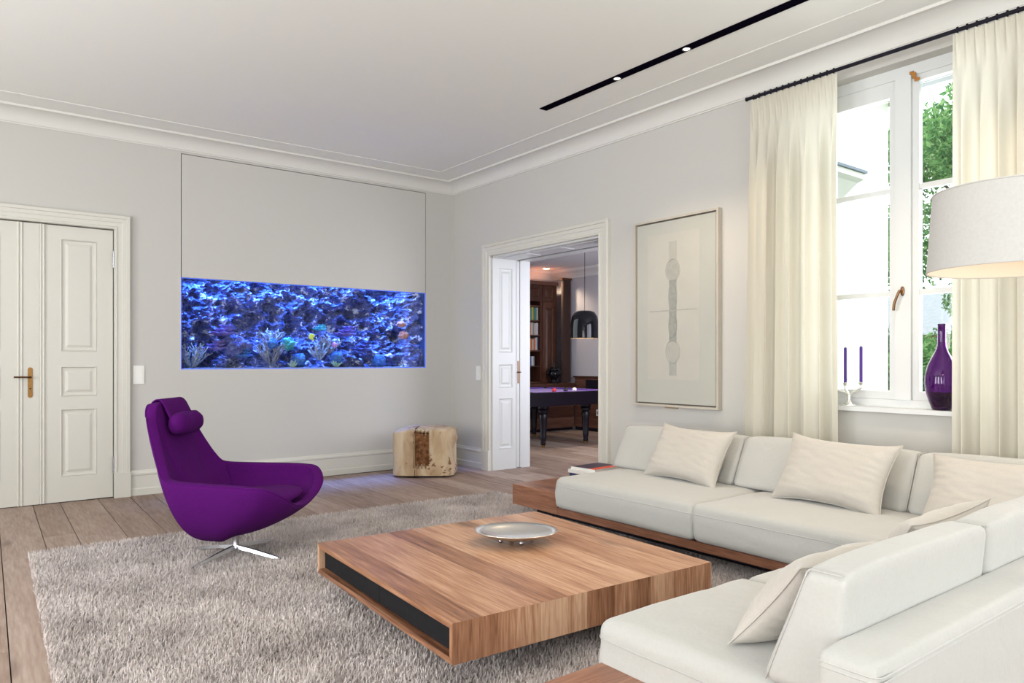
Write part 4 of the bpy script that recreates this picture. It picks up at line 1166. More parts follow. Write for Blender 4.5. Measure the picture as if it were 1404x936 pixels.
# headrest roll hung over the top by a strap
bm = new_bm(); rings = []
for k, t in enumerate(np.linspace(-1, 1, 21)):
    r = (max(0.0, 1 - abs(t) ** 4.5)) ** .5
    ring = []
    for a in np.linspace(0, 2 * math.pi, 25)[:-1]:
        rx, rz_ = .058 * max(r, .06), .072 * max(r, .06)
        ring.append((-.315 + rx * math.cos(a) + .3 * rz_ * math.sin(a) * .0, t * .175, .858 + rz_ * math.sin(a) + .006 * noise.noise(Vector((t * 3, math.cos(a) * 2, math.sin(a) * 2)))))
    rings.append(ring)
loft(bm, rings, True, True, True); obj('headrest', bm, MT['purple'], chair, smooth=True)
bm = new_bm()
path = catmull([(-.345, 0, .885), (-.372, 0, .935), (-.398, 0, .985), (-.425, 0, 1.006), (-.455, 0, 1.000), (-.478, 0, .97), (-.476, 0, .90)], 5)
def strap(u, v):
    i = min(len(path) - 1, int(round(u * (len(path) - 1)))); p = path[i]
    w_ = .150 - .02 * u
    return (p.x + .006, (2 * v - 1) * w_, p.z)
grid(bm, strap, len(path) - 1, 8)
so = obj('headrest_strap', bm, MT['purple'], chair, smooth=True); md = so.modifiers.new('thick', 'SOLIDIFY'); md.thickness = .008; md.offset = 0
# chrome column and four-star base
bm = new_bm(); lathe(bm, [(.060, .168), (.060, .155), (.024, .148), (.021, .085), (.026, .075), (.026, .066), (.004, .064)], 24); obj('column', bm, MT['chrome'], chair, smooth=True, autos=40)
for a in (70, 160, 250, 340):
    d = Vector((math.cos(R(a)), math.sin(R(a)), 0)); w_ = Vector((-d.y, d.x, 0))
    bm = new_bm(); rr = []
    for t, hw_, zt_, zb in ((.010, .016, .088, .066), (.12, .015, .076, .057), (.24, .013, .058, .041), (.33, .010, .043, .029), (.345, .006, .040, .030)):
        c = d * t; rr.append([c - w_ * hw_ + Vector((0, 0, zb)), c + w_ * hw_ + Vector((0, 0, zb)), c + w_ * hw_ * .6 + Vector((0, 0, zt_)), c - w_ * hw_ * .6 + Vector((0, 0, zt_))])
    loft(bm, rr, True, True, True); obj('base_arm', bm, MT['chrome'], chair, bevel=.002, seg=2)
    bm = new_bm(); lathe(bm, [(.012, .012), (.014, .030), (.008, .032)], 12, (d.x * .315, d.y * .315)); obj('glide', bm, MT['black'], chair)

# ------------------------------------------------------------------ WOODEN STUMP STOOL
def stump_material():
    m, n, l, p = mat('bleached_stump_wood')
    tc = n.new('ShaderNodeTexCoord')
    mp = n.new('ShaderNodeMapping'); mp.inputs['Scale'].default_value = (1, 1, .35); l.new(tc.outputs['Object'], mp.inputs['Vector'])
    n1 = n.new('ShaderNodeTexNoise'); n1.inputs['Scale'].default_value = 7; n1.inputs['Detail'].default_value = 7; n1.inputs['Distortion'].default_value = .8
    l.new(mp.outputs[0], n1.inputs['Vector'])
    rp = ramp(n, [(.30, (.22, .13, .065)), (.42, (.40, .28, .165)), (.55, (.50, .385, .25)), (.72, (.56, .45, .32))]); l.new(n1.outputs['Fac'], rp.inputs[0])
    n2 = n.new('ShaderNodeTexNoise'); n2.inputs['Scale'].default_value = 26; n2.inputs['Detail'].default_value = 3; l.new(tc.outputs['Object'], n2.inputs['Vector'])
    n3 = n.new('ShaderNodeTexNoise'); n3.inputs['Scale'].default_value = 5; l.new(tc.outputs['Object'], n3.inputs['Vector'])
    ml = n.new('ShaderNodeMath'); ml.operation = 'MULTIPLY'; l.new(n2.outputs['Fac'], ml.inputs[0]); l.new(n3.outputs['Fac'], ml.inputs[1])
    r2 = ramp(n, [(.355, (0, 0, 0)), (.42, (1, 1, 1))]); l.new(ml.outputs[0], r2.inputs[0])
    mx = n.new('ShaderNodeMix'); mx.data_type = 'RGBA'; l.new(r2.outputs[0], mx.inputs[0]); l.new(rp.outputs[0], mx.inputs[6]); mx.inputs[7].default_value = (.17, .075, .03, 1)
    l.new(mx.outputs[2], p.inputs['Base Color'])
    b = n.new('ShaderNodeBump'); b.inputs['Strength'].default_value = .5; b.inputs['Distance'].default_value = .01
    l.new(n1.outputs['Fac'], b.inputs['Height']); l.new(b.outputs['Normal'], p.inputs['Normal'])
    p.inputs['Roughness'].default_value = .75
    return m
st_m = stump_material()
bark_m = rock_material('heartwood_cleft', [(.30, (.05, .02, .008)), (.5, (.20, .085, .035)), (.7, (.42, .22, .11))], 22, 60)
stump = thing('stump_stool', 'pale tree stump stool with a dark brown cleft, in the room corner', 'stool', (-.735, -.560, 0.0), R(-37.5))
bm = new_bm(); rings = []
NA = 120
def stump_r(a, z):
    # local frame: -y faces the viewer, x to the right
    ca, sa = math.cos(a), math.sin(a)
    ex, ey = .335, .265
    pw = 4.2
    r = 1.0 / ((abs(ca) / ex) ** pw + (abs(sa) / ey) ** pw) ** (1 / pw)
    r *= 1 + .045 * noise.noise(Vector((ca * 2.2 + 4, sa * 2.2, z * 3))) + .010 * noise.noise(Vector((ca * 7, sa * 7, z * 9)))
    # shoulder knot top right
    k = math.exp(-((a - R(-20) + math.pi) % (2 * math.pi) - math.pi) ** 2 / .05 - ((z - .40) / .055) ** 2); r += .035 * k
    waist = math.exp(-((a - R(-12) + math.pi) % (2 * math.pi) - math.pi) ** 2 / .10 - ((z - .25) / .12) ** 2); r -= .028 * waist
    foot = math.exp(-((a - R(-15) + math.pi) % (2 * math.pi) - math.pi) ** 2 / .12 - ((z - .06) / .07) ** 2); r += .012 * foot
    # dark cleft in the front face
    da = (a - R(-92) + math.pi) % (2 * math.pi) - math.pi
    if .125 < z + .02 * math.sin(da * 40) < .475 and -.28 < da < .32: r -= .030
    return r
zs_ = list(np.linspace(.022, .485, 34))
def zwarp(a, z): return z + (z / .485) ** 2 * (.022 * noise.noise(Vector((math.cos(a) * 1.6, math.sin(a) * 1.6, 8.3))) - .012 * math.cos(a - R(150)))
for z in zs_: rings.append([(stump_r(a, z) * math.cos(a), stump_r(a, z) * math.sin(a), zwarp(a, z)) for a in np.linspace(0, 2 * math.pi, NA + 1)[:-1]])
for sc_, z in ((.988, .492), (.965, .498), (.80, .512), (.5, .530), (.2, .538), (.02, .539)):
    rings.append([(stump_r(a, .485) * sc_ * math.cos(a), stump_r(a, .485) * sc_ * math.sin(a), z + (zwarp(a, .485) - .485) * sc_ ** 2) for a in np.linspace(0, 2 * math.pi, NA + 1)[:-1]])
loft(bm, rings, True, True, True); obj('block', bm, st_m, stump, smooth=True, autos=40)
bm = new_bm()
def cleft(u, v):
    a = R(-92) + (-.275 + .59 * u); z = .130 + .342 * v
    r = stump_r(a, z) + .006 + .012 * abs(noise.noise(Vector((u * 9, v * 2.2, 1.0)))) + .006 * noise.noise(Vector((u * 26, v * 7, 4)))
    return (r * math.cos(a), r * math.sin(a), zwarp(a, z))
grid(bm, cleft, 40, 36); obj('cleft', bm, bark_m, stump, smooth=False)
bm = new_bm(); pts = []
for z in np.linspace(.02, .135, 6):
    a = R(-92) - .26; r = stump_r(a, z) - .004; pts.append((r * math.cos(a), r * math.sin(a), z))
tube(bm, pts, .0055, 5)
tube(bm, [(-.075, -.262, .495), (-.070, -.235, .520), (-.060, -.17, .530), (-.045, -.11, .536)], [.009, .0075, .005, .002], 5)
obj('crack', bm, MT['gapdark'], stump)
bm = new_bm(); lathe(bm, [(.29, 0.0), (.30, .022)], 40, sy=.78); obj('base_plate', bm, MT['black'], stump)

# ------------------------------------------------------------------ things on the window sill
SZ = wz0 + .024
ch = thing('candelabra', 'silver curved-arm candelabra on the window sill', 'candle holder', (.045, -4.905, SZ))
bm = new_bm(); lathe(bm, [(.062, 0), (.063, .003), (.045, .009), (.020, .020), (.012, .036), (.010, .060), (.014, .075), (.004, .082)], 28); obj('foot', bm, MT['silver'], ch, smooth=True)
def arm_(pts, rad): 
    bm = new_bm(); tube(bm, catmull(pts, 6), rad, 10); obj('arm', bm, MT['silver'], ch, smooth=True)
arm_([(0, -.002, .070), (0, -.020, .090), (0, -.055, .105), (0, -.078, .120), (0, -.083, .138)], .0075)
arm_([(0, .002, .070), (0, .012, .090), (0, .022, .110), (0, .026, .132)], .0075)
arm_([(0, .002, .070), (.004, .030, .090), (.006, .075, .100), (.006, .115, .118), (.006, .125, .138)], .0070)
cups = [(0, -.083, .136), (0, .026, .130), (.006, .125, .136)]
for c in cups:
    bm = new_bm(); lathe(bm, [(.006, c[2]), (.012, c[2] + .012), (.016, c[2] + .022), (.018, c[2] + .026), (.011, c[2] + .026), (.011, c[2] + .014)], 18, (c[0], c[1])); obj('cup', bm, MT['silver'], ch, smooth=True)
for c, lb in ((cups[0], 'right purple taper candle in the silver candelabra on the sill'), (cups[1], 'left purple taper candle in the silver candelabra on the sill')):
    tag_root = thing('taper_candle', lb, 'candle', (.045 + c[0], -4.905 + c[1], SZ + c[2] + .0145), 0, 'taper candles on the window sill')
    bm = new_bm(); lathe(bm, [(.0098, 0), (.0098, .245), (.008, .252), (.003, .254)], 18); obj('wax', bm, MT['candle'], tag_root, smooth=True, autos=50)
    bm = new_bm(); tube(bm, [(0, 0, .254), (.001, 0, .262)], .0012, 5); obj('wick', bm, MT['black'], tag_root)
vase_m, vn, vl, vp = mat('amethyst_glass')
vp.inputs['Base Color'].default_value = (.15, .025, .20, 1); vp.inputs['Roughness'].default_value = .04
vp.inputs['Transmission Weight'].default_value = .92; vp.inputs['IOR'].default_value = 1.35; vp.inputs['Coat Weight'].default_value = .4
vase = thing('bottle_vase', 'tall purple glass bottle vase on the window sill', 'vase', (.035, -5.498, SZ))
bm = new_bm()
vp_ = [(.002, .002), (.050, .002), (.056, .012), (.072, .055), (.088, .110), (.0945, .165), (.092, .215), (.078, .275), (.056, .325), (.036, .365), (.0255, .395), (.0225, .430), (.0225, .525), (.025, .533), (.024, .536), (.0185, .533), (.0175, .43), (.020, .395), (.030, .362), (.050, .32), (.072, .272), (.086, .213), (.0885, .165), (.082, .11), (.066, .06), (.045, .03), (.002, .026)]
lathe(bm, vp_, 48); obj('glass_body', bm, vase_m, vase, smooth=True)

# ------------------------------------------------------------------ arc floor lamp
lamp = thing('arc_floor_lamp', 'floor lamp with a big off-white linen drum shade over the sofa', 'lamp', (-.62, -7.30, 0.0))
LC = Vector((-1.463 + .62, -6.364 + 7.30, 1.612))
bm = new_bm(); HS = .315; r0, r1 = .305, .283
lathe(bm, [(r0, LC.z), (r1, LC.z + HS), (r1 - .004, LC.z + HS), (r0 - .004, LC.z), (r0, LC.z)], 64, (LC.x, LC.y), cap0=False, cap1=False)
bmesh.ops.remove_doubles(bm, verts=bm.verts, dist=1e-6)
shade = obj('lamp_shade', bm, MT['shade'], lamp, smooth=True, autos=40)
bm = new_bm(); lathe(bm, [(r0 - .0045, LC.z + .001), (r1 - .0045, LC.z + HS - .001)], 64, (LC.x, LC.y), cap0=False, cap1=False); obj('shade_lining', bm, MT['shade_in'], shade, smooth=True)
for z_, r_ in ((LC.z, r0), (LC.z + HS, r1)):
    bm = new_bm(); tube(bm, [(LC.x + r_ * math.cos(a), LC.y + r_ * math.sin(a), z_) for a in np.linspace(0, 2 * math.pi, 65)], .0035, 6, False); obj('shade_ring', bm, MT['shade'], shade, smooth=True)
bm = new_bm()
for a in (30, 150, 270): tube(bm, [(LC.x, LC.y, LC.z + HS - .02), (LC.x + (r1 - .004) * math.cos(R(a)), LC.y + (r1 - .004) * math.sin(R(a)), LC.z + HS - .004)], .003, 6)
obj('shade_spider', bm, MT['chrome'], shade)
bm = new_bm(); bmesh.ops.create_uvsphere(bm, u_segments=16, v_segments=10, radius=.036, matrix=Matrix.Translation((LC.x, LC.y, LC.z + .12))); obj('bulb', bm, emit('warm_bulb', (1.0, .78, .52), 6.0), lamp, smooth=True)
bm = new_bm(); tube(bm, [(LC.x, LC.y, LC.z + .15), (LC.x, LC.y, LC.z + HS + .03)], .012, 12); obj('socket', bm, MT['chrome'], lamp, smooth=True)
bm = new_bm(); tube(bm, catmull([(LC.x, LC.y, LC.z + HS + .03), (LC.x + .06, LC.y - .06, LC.z + HS + .045), (LC.x + .40, LC.y - .42, LC.z + HS + .16), (LC.x + .75, LC.y - .80, LC.z + HS + .10), (0, 0, 1.4), (0, 0, .06)], 8), .011, 12); obj('arc_pole', bm, MT['chrome'], lamp, smooth=True)
bm = new_bm(); lathe(bm, [(.19, 0), (.19, .045), (.18, .055), (.02, .060)], 40); obj('lamp_base', bm, MT['chrome'], lamp, smooth=True, autos=40)
d = bpy.data.lights.new('lamp_bulb_light', 'POINT'); d.energy = 2.2; d.color = (1.0, .74, .48); d.shadow_soft_size = .04
lo = bpy.data.objects.new('lamp_bulb_light', d); COL.objects.link(lo); lo.location = (-1.463, -6.364, LC.z + .06)

# ================================================================== BILLIARD ROOM
BZ = 2.90
wine = wood('dark_walnut_joinery', (0.030, 0.010, 0.006), (0.075, 0.026, 0.014), (0.14, 0.055, 0.03), axis=2, rough=.4, vary=.15, stretch=.06, scale=1.4, knots=False)
wine_x = wood('dark_walnut_boards', (0.045, 0.017, 0.011), (0.115, 0.047, 0.030), (0.20, 0.095, 0.065), axis=0, rough=.4, vary=.3, stretch=.05, scale=1.4, knots=False)
wine_y = wood('dark_walnut_boards_y', (0.045, 0.017, 0.011), (0.10, 0.040, 0.026), (0.18, 0.08, 0.055), axis=1, rough=.4, vary=.3, stretch=.05, scale=1.4, knots=False)
lil = plain('billiard_wall_paint', (0.50, 0.485, 0.515), 0.9, spec=.2, vary=.05, vscale=2.0)
b = new_bm(); wall_with_holes(b, 0, .54, 4.44, 0.0, BZ, -3.08, -2.85, [(.9, 2.9, .7, 2.7)]); struct(obj('wall_billiard_near', b, lil), 'pale wall of the billiard room with an added unseen window')
struct(box('wall_billiard_back', .54, 4.4, 2.92, 3.1, 0.0, BZ, lil), 'pale back wall of the billiard room')
struct(box('wall_billiard_right', 4.10, 4.4, -2.85, 2.92, 0.0, BZ, lil), 'pale side wall of the billiard room above dark panelling')
struct(box('ceiling_billiard', .54, 4.4, -2.85, 2.92, BZ, BZ + .15, MT['ceil']), 'ceiling of the billiard room')
o = sempty('window_9', 'white window added out of view to light the billiard room', (1.9, -2.85, .7))  # unseen window, added to let the fill lamp into the billiard room
for a0, a1, z0, z1 in ((-1, -.93, 0, 2), (.93, 1, 0, 2), (-.05, .05, .07, 1.93), (-.93, .93, 0, .07), (-.93, .93, 1.93, 2)): box('window_frame', a0, a1, -.2, -.14, z0, z1, MT['white'], o)
bm = new_bm(); pr = [(0, 2.74), (.02, 2.74), (.03, 2.77), (.07, 2.82), (.13, 2.86), (.14, 2.90), (0, 2.90)]
loft(bm, [[(.54, 2.92 - a, z) for a, z in pr], [(4.10 - a, 2.92 - a, z) for a, z in pr], [(4.10 - a, -2.85, z) for a, z in pr]], True, True, True); struct(obj('trim_9', bm, MT['cove']), 'cornice of the billiard room')
dl = thing('recessed_downlight', 'recessed ceiling downlight glowing in the billiard room', 'light fixture', (3.63, 2.54, BZ))
bm = new_bm(); lathe(bm, [(.085, -.001), (.085, -.008), (.065, -.008), (.062, -.002)], 24); obj('trim_ring', bm, MT['white'], dl)
bm = new_bm(); lathe(bm, [(.060, -.002), (.060, -.0035)], 24); obj('lens', bm, emit('billiard_lens', (1.0, .82, .58), 16), dl)
def spot(loc, e, col, size, soft=.04):
    d = bpy.data.lights.new('downlight', 'SPOT'); d.energy = e; d.color = col; d.spot_size = R(size); d.spot_blend = .5; d.shadow_soft_size = soft
    o = bpy.data.objects.new('downlight', d); COL.objects.link(o); o.location = loc; return o
spot((3.63, 2.54, BZ - .03), 60, (1.0, .78, .55), 130)

# dark panelling and low wall on the right and the low cabinet run under the bookcase
pan = thing('wall_panelling', 'dark walnut low panelling below the white wall of the billiard room', 'panelling', (4.05, 0, 0))
for k in range(5): box('board', .0, .048, -2.85 + .001, 2.24, .06 + k * .176, .06 + k * .176 + .174, wine_y, pan, bevel=.002, seg=1)
box('cap', -.045, .048, -2.85 + .001, 2.24, .942, .968, wine_y, pan, bevel=.003); box('toe', .012, .048, -2.85 + .001, 2.24, 0.0, .058, MT['black'], pan)
box('niche', -.004, -.001, .6, 1.95, .60, .90, MT['black'], pan)
so_ = thing('wall_socket', 'double white power socket on the dark panelling behind the billiard table', 'socket', (4.05, 1.60, .335))
box('plate', -.010, -.001, -.085, .085, -.055, .055, MT['switch'], so_, bevel=.003)
for yy in (-.04, .04): box('socket_face', -.0125, -.0102, yy - .028, yy + .028, -.028, .028, plain('socket_grey', (.25, .25, .25), .5), so_)

lowc = thing('low_cabinet', 'long low walnut cabinet along the back of the billiard room', 'cabinet', (0, 0, 0))
box('top', .60, 4.04, 2.20, 2.52, .80, .838, wine_x, lowc, bevel=.004)
for k in range(4):
    for j, (xa, xb) in enumerate(((.62, 1.75), (1.752, 2.90), (2.902, 4.03))):
        box('front_board', xa, xb - .003, 2.235, 2.26, .05 + k * .187, .05 + k * .187 + .184, wine_x, lowc, bevel=.002, seg=1)
box('body', .62, 4.03, 2.262, 2.54, .05, .799, wine, lowc); box('toe_kick', .62, 4.03, 2.28, 2.50, 0.0, .049, MT['black'], lowc)

bc = thing('bookcase', 'dark walnut built-in bookcase with open shelves of books', 'bookcase', (0, 0, 0))
y0b, y1b = 2.55, 2.90
for x in (1.35, 2.55, 3.520, 3.86): box('upright', x - .022, x + .022, y0b, y1b, .80, 2.60, wine, bc, bevel=.002, seg=1)
box('upright', 1.372, 2.528, y1b - .02, y1b, .84, 2.6, wine, bc)
box('back_panel', 2.572, 3.498, y1b - .02, y1b, .84, 2.40, plain('bookcase_back', (.035, .013, .009), .6), bc)
for z in (1.150, 1.430, 1.700, 1.965, 2.225): box('shelf', 2.572, 3.498, y0b + .02, y1b - .022, z - .022, z, wine_x, bc, bevel=.002, seg=1)
box('base_shelf', 2.572, 3.498, y0b + .02, y1b - .022, .84, .86, wine_x, bc)
for x0, x1 in ((2.56, 3.02), (3.03, 3.53), (3.545, 3.84)):
    fld = [(x0 + .06, x1 - .06, 2.37, 2.54)]
    bm = new_bm(); wall_with_holes(bm, 0, x0, x1, 2.30, 2.60, y0b - .012, y0b + .01, fld); dd = obj('cupboard_door', bm, wine, bc)
    raised_panel(dd, *fld[0], y0b - .012, wine)
fld = [(3.60, 3.79, .92, 2.20)]
bm = new_bm(); wall_with_holes(bm, 0, 3.545, 3.84, .842, 2.295, y0b - .012, y0b + .01, fld); dd = obj('cupboard_door', bm, wine, bc); raised_panel(dd, *fld[0], y0b - .012, wine)
box('cornice', 1.33, 3.89, y0b - .04, y1b, 2.60, 2.66, wine_x, bc, bevel=.006)

bk_cols = {'cream': (.62, .58, .48), 'orange': (.62, .20, .05), 'teal': (.05, .28, .27), 'yellow': (.62, .45, .08), 'red': (.48, .04, .03), 'white': (.66, .66, .64), 'blue': (.08, .16, .40), 'grey': (.30, .31, .33), 'black': (.02, .02, .025), 'green': (.10, .25, .10)}
bk_m = {k_: plain('spine_' + k_, c, .55) for k_, c in bk_cols.items()}
ordn = ['first', 'second', 'third', 'fourth', 'fifth', 'sixth', 'seventh', 'eighth', 'ninth', 'tenth', 'eleventh', 'twelfth', 'thirteenth', 'fourteenth', 'fifteenth', 'sixteenth']
rows = [(1.965, 'top', ['cream', 'teal', 'green', 'yellow', 'teal', 'orange', 'blue', 'cream', 'orange', 'yellow'], .20, .235),
        (1.700, 'second', ['white', 'cream', 'grey', 'cream', 'orange', 'white', 'red', 'red', 'cream'], .19, .225),
        (1.430, 'third', ['blue', 'cream', 'orange', 'white', 'orange', 'cream', 'yellow', 'teal', 'white'], .19, .23),
        (1.150, 'bottom', ['grey', 'white', 'blue', 'white', 'grey'], .15, .20)]
brg = random.Random(5)
for z, rn, cols, h0, h1 in rows:
    x = 3.485 if rn != 'bottom' else 3.40
    for i, c in enumerate(cols):
        w_ = brg.uniform(.022, .045); hgt = brg.uniform(h0, h1); dp = brg.uniform(.15, .19)
        x -= w_ + .002
        b_ = thing('shelf_book', '%s spined book, %s from the right end of the %s bookcase shelf with books' % (c, ordn[i], rn), 'book', (x + w_ / 2, y0b + .045, z), 0, 'books in the walnut bookcase')
        bm = new_bm(); bx(bm, -w_/2, -w_/2 + .002, 0, dp, 0, hgt); bx(bm, w_/2 - .002, w_/2, 0, dp, 0, hgt); bx(bm, -w_/2 + .002, w_/2 - .002, 0, .003, 0, hgt); obj('cover', bm, bk_m[c], b_)
        box('pages', -w_/2 + .002, w_/2 - .002, .003, dp - .004, .002, hgt - .004, paper, b_)

# brown curtain in the corner
bc_ = thing('brown_curtain', 'dark brown gathered curtain beside the bookcase', 'curtain', (3.975, 2.40, 0.0))
bm = new_bm()
grid(bm, lambda u, v: (-.095 + .19 * u + .012 * math.cos(2 * math.pi * 6 * u), .028 * math.sin(2 * math.pi * 6 * u), .845 + v * 1.86), 96, 6)
obj('cloth', bm, plain('brown_cloth', (.055, .026, .017), .9, sheen=.2), bc_, smooth=True)
box('curtain_head', -.11, .11, -.04, .04, 2.70, 2.735, wine, bc_)

# black urn on the low cabinet
urn = thing('lidded_urn', 'black lidded urn with tall finial on the low walnut cabinet', 'urn', (3.655, 2.36, .838))
bm = new_bm(); lathe(bm, [(.085, 0), (.090, .012), (.060, .025), (.048, .050), (.070, .085), (.105, .135), (.112, .175), (.100, .210), (.075, .228)], 32); obj('body', bm, MT['gloss_black'], urn, smooth=True)
bm = new_bm(); lathe(bm, [(.098, .229), (.102, .240), (.080, .262), (.040, .285), (.020, .30), (.026, .32), (.014, .345), (.010, .40), (.002, .47)], 32); obj('lid', bm, MT['gloss_black'], urn, smooth=True)
for s in (-1, 1):
    bm = new_bm(); tube(bm, catmull([(s * .098, 0, .20), (s * .140, 0, .205), (s * .145, 0, .165), (s * .108, 0, .15)], 5), .009, 8); obj('handle', bm, MT['gloss_black'], urn, smooth=True)

# billiard table
bt_ = thing('billiard_table', 'black billiard table with purple cloth and turned legs', 'billiard table', (2.30, 1.16, 0.0))
BK = plain('ebonised_wood', (.006, .004, .010), .35, spec=.3)
HX, HY = .86, .83
bm = new_bm(); wall_with_holes(bm, 0, -HX, HX, .60, .735, -HY, -HY + .03, []); obj('apron', bm, BK, bt_, bevel=.004)
for x in (-HX, HX - .03): box('apron', x, x + .03, -HY + .031, HY - .031, .60, .735, BK, bt_, bevel=.004)
box('apron', -HX, HX, HY - .03, HY, .60, .735, BK, bt_, bevel=.004)
box('slate', -HX + .031, HX - .031, -HY + .031, HY - .031, .68, .760, BK, bt_)
purple_baize = plain('purple_baize', (.125, .035, .36), .9, sheen=.2)
box('playing_cloth', -HX + .09, HX - .09, -HY + .09, HY - .09, .7605, .775, purple_baize, bt_)
for x0, x1, y0, y1 in ((-HX - .02, HX + .02, -HY - .02, -HY + .075), (-HX - .02, HX + .02, HY - .075, HY + .02), (-HX - .02, -HX + .075, -HY + .0755, HY - .0755), (HX - .075, HX + .02, -HY + .0755, HY - .0755)):
    box('rail', x0, x1, y0, y1, .736, .795, BK, bt_, bevel=.010)
for x0, x1, y0, y1 in ((-HX + .14, HX - .14, -HY + .0755, -HY + .115), (-HX + .14, HX - .14, HY - .115, HY - .0755), (-HX + .0755, -HX + .115, -HY + .16, HY - .16), (HX - .115, HX - .0755, -HY + .16, HY - .16)):
    box('cushion_rubber', x0, x1, y0, y1, .7755, .797, purple_baize, bt_, bevel=.006)
for x in (-HX + .06, HX - .06):
    for y in (-HY + .06, HY - .06):
        bm = new_bm(); lathe(bm, [(.048, .797), (.052, .803), (.044, .8035), (.040, .7975)], 20, (x, y)); obj('pocket_ring', bm, MT['bronze'], bt_, smooth=True)
legp = [(.030, 0.03), (.040, .05), (.034, .075), (.040, .11), (.048, .14), (.044, .16), (.058, .40), (.066, .46), (.052, .485), (.072, .50), (.076, .53), (.062, .545), (.082, .56), (.084, .599)]
for x, y in ((-.43, -.63), (.43, -.60), (-.43, .63), (.43, .63)):
    bm = new_bm(); lathe(bm, legp, 20, (x, y)); lg = obj('leg', bm, BK, bt_, smooth=True, autos=40)
    bm = new_bm(); lathe(bm, [(.022, 0), (.028, .004), (.028, .029)], 16, (x, y)); obj('brass_foot', bm, MT['brass'], lg, smooth=True, autos=40)
for nm, c, x, y in (('red', (.55, .03, .03), 2.12, .58), ('black', (.01, .01, .012), 2.36, .60), ('white', (.85, .84, .80), 2.52, .58)):
    bm = new_bm(); bmesh.ops.create_uvsphere(bm, u_segments=20, v_segments=12, radius=.034)
    o = obj('billiard_ball', bm, plain('ball_' + nm, c, .08, spec=.6), smooth=True, loc=(x, y, .809)); tag(o, '%s billiard ball on the purple cloth' % nm, 'ball', 'billiard balls')

# black bell pendant over the billiard table
pd = thing('pendant_lamp', 'glossy black bell pendant lamp above the billiard table', 'lamp', (2.50, .335, 0.0))
pz = 1.570
bm = new_bm(); lathe(bm, [(.212, pz), (.215, pz + .06), (.214, pz + .14), (.205, pz + .24), (.185, pz + .32), (.150, pz + .375), (.100, pz + .400), (.03, pz + .405), (.03, pz + .400), (.098, pz + .394), (.146, pz + .370), (.180, pz + .316), (.200, pz + .238), (.209, pz + .14), (.207, pz)], 48, cap0=False, cap1=False)
obj('shade', bm, MT['gloss_black'], pd, smooth=True)
bm = new_bm(); lathe(bm, [(.206, pz + .001), (.208, pz + .12)], 40, cap0=False, cap1=False); obj('inner_lining', bm, plain('gold_lining', (.85, .65, .38), .35), pd, smooth=True)
bm = new_bm(); tube(bm, [(0, 0, pz + .40), (0, 0, BZ - .002)], .004, 6); obj('cable', bm, MT['black'], pd)
bm = new_bm(); lathe(bm, [(.05, BZ - .001), (.05, BZ - .03), (.01, BZ - .035)], 20); obj('ceiling_rose', bm, MT['black'], pd)
bm = new_bm(); bmesh.ops.create_uvsphere(bm, u_segments=14, v_segments=8, radius=.04, matrix=Matrix.Translation((0, 0, pz + .12))); obj('bulb', bm, emit('pendant_bulb', (1, .78, .5), 22), pd, smooth=True)
spot((2.50, .335, pz + .05), 35, (1.0, .8, .58), 110)

# ================================================================== OUTSIDE
grass = plain('lawn', (.16, .24, .08), .95, vary=.3, vscale=2)
gr = struct(box('ground', .55, 60, -40, 30, -1.25, -1.05, grass), 'lawn of the garden outside')
render_w = plain('white_render', (.80, .79, .73), .9, vary=.03)
roof_g = plain('grey_zinc', (.16, .19, .25), .5, metal=.3)
wing = thing('house_wing', 'bright white rendered wing of the house seen through the window', 'building', (0, 0, -1.05))
bm = new_bm(); wall_with_holes(bm, 0, .56, 4.46, 0, 5.55, -3.105, -3.085, [(.9, 2.9, 1.75, 3.75)]); obj('wing_wall', bm, render_w, wing)
box('wing_wall', 4.445, 4.465, -3.084, 3.1, 0, 5.55, render_w, wing)
box('wing_top', .56, 4.444, -3.084, 3.1, 4.15, 5.55, render_w, wing)
box('eave', .56, 4.70, -3.34, 3.1, 5.552, 5.66, render_w, wing, bevel=.02)
bay = thing('house_bay', 'low white bay with moulded cornice and zinc edge outside the window', 'building', (0, 0, -1.05))
box('bay_wall', .56, 1.50, -4.00, -3.11, 0, 3.70, render_w, bay)
bm = new_bm(); pr = [(0, 3.70), (.04, 3.70), (.05, 3.75), (.06, 3.77), (.10, 3.83), (.15, 3.90), (.19, 3.93), (.19, 3.98), (0, 3.98)]
loft(bm, [[(.56, -4.00 - a_, z) for a_, z in pr], [(1.50 + a_, -4.00 - a_, z) for a_, z in pr], [(1.50 + a_, -3.11, z) for a_, z in pr]], True, True, True); obj('cornice', bm, render_w, bay)
box('zinc_edge', .56, 1.71, -4.21, -3.11, 3.982, 4.005, roof_g, bay)

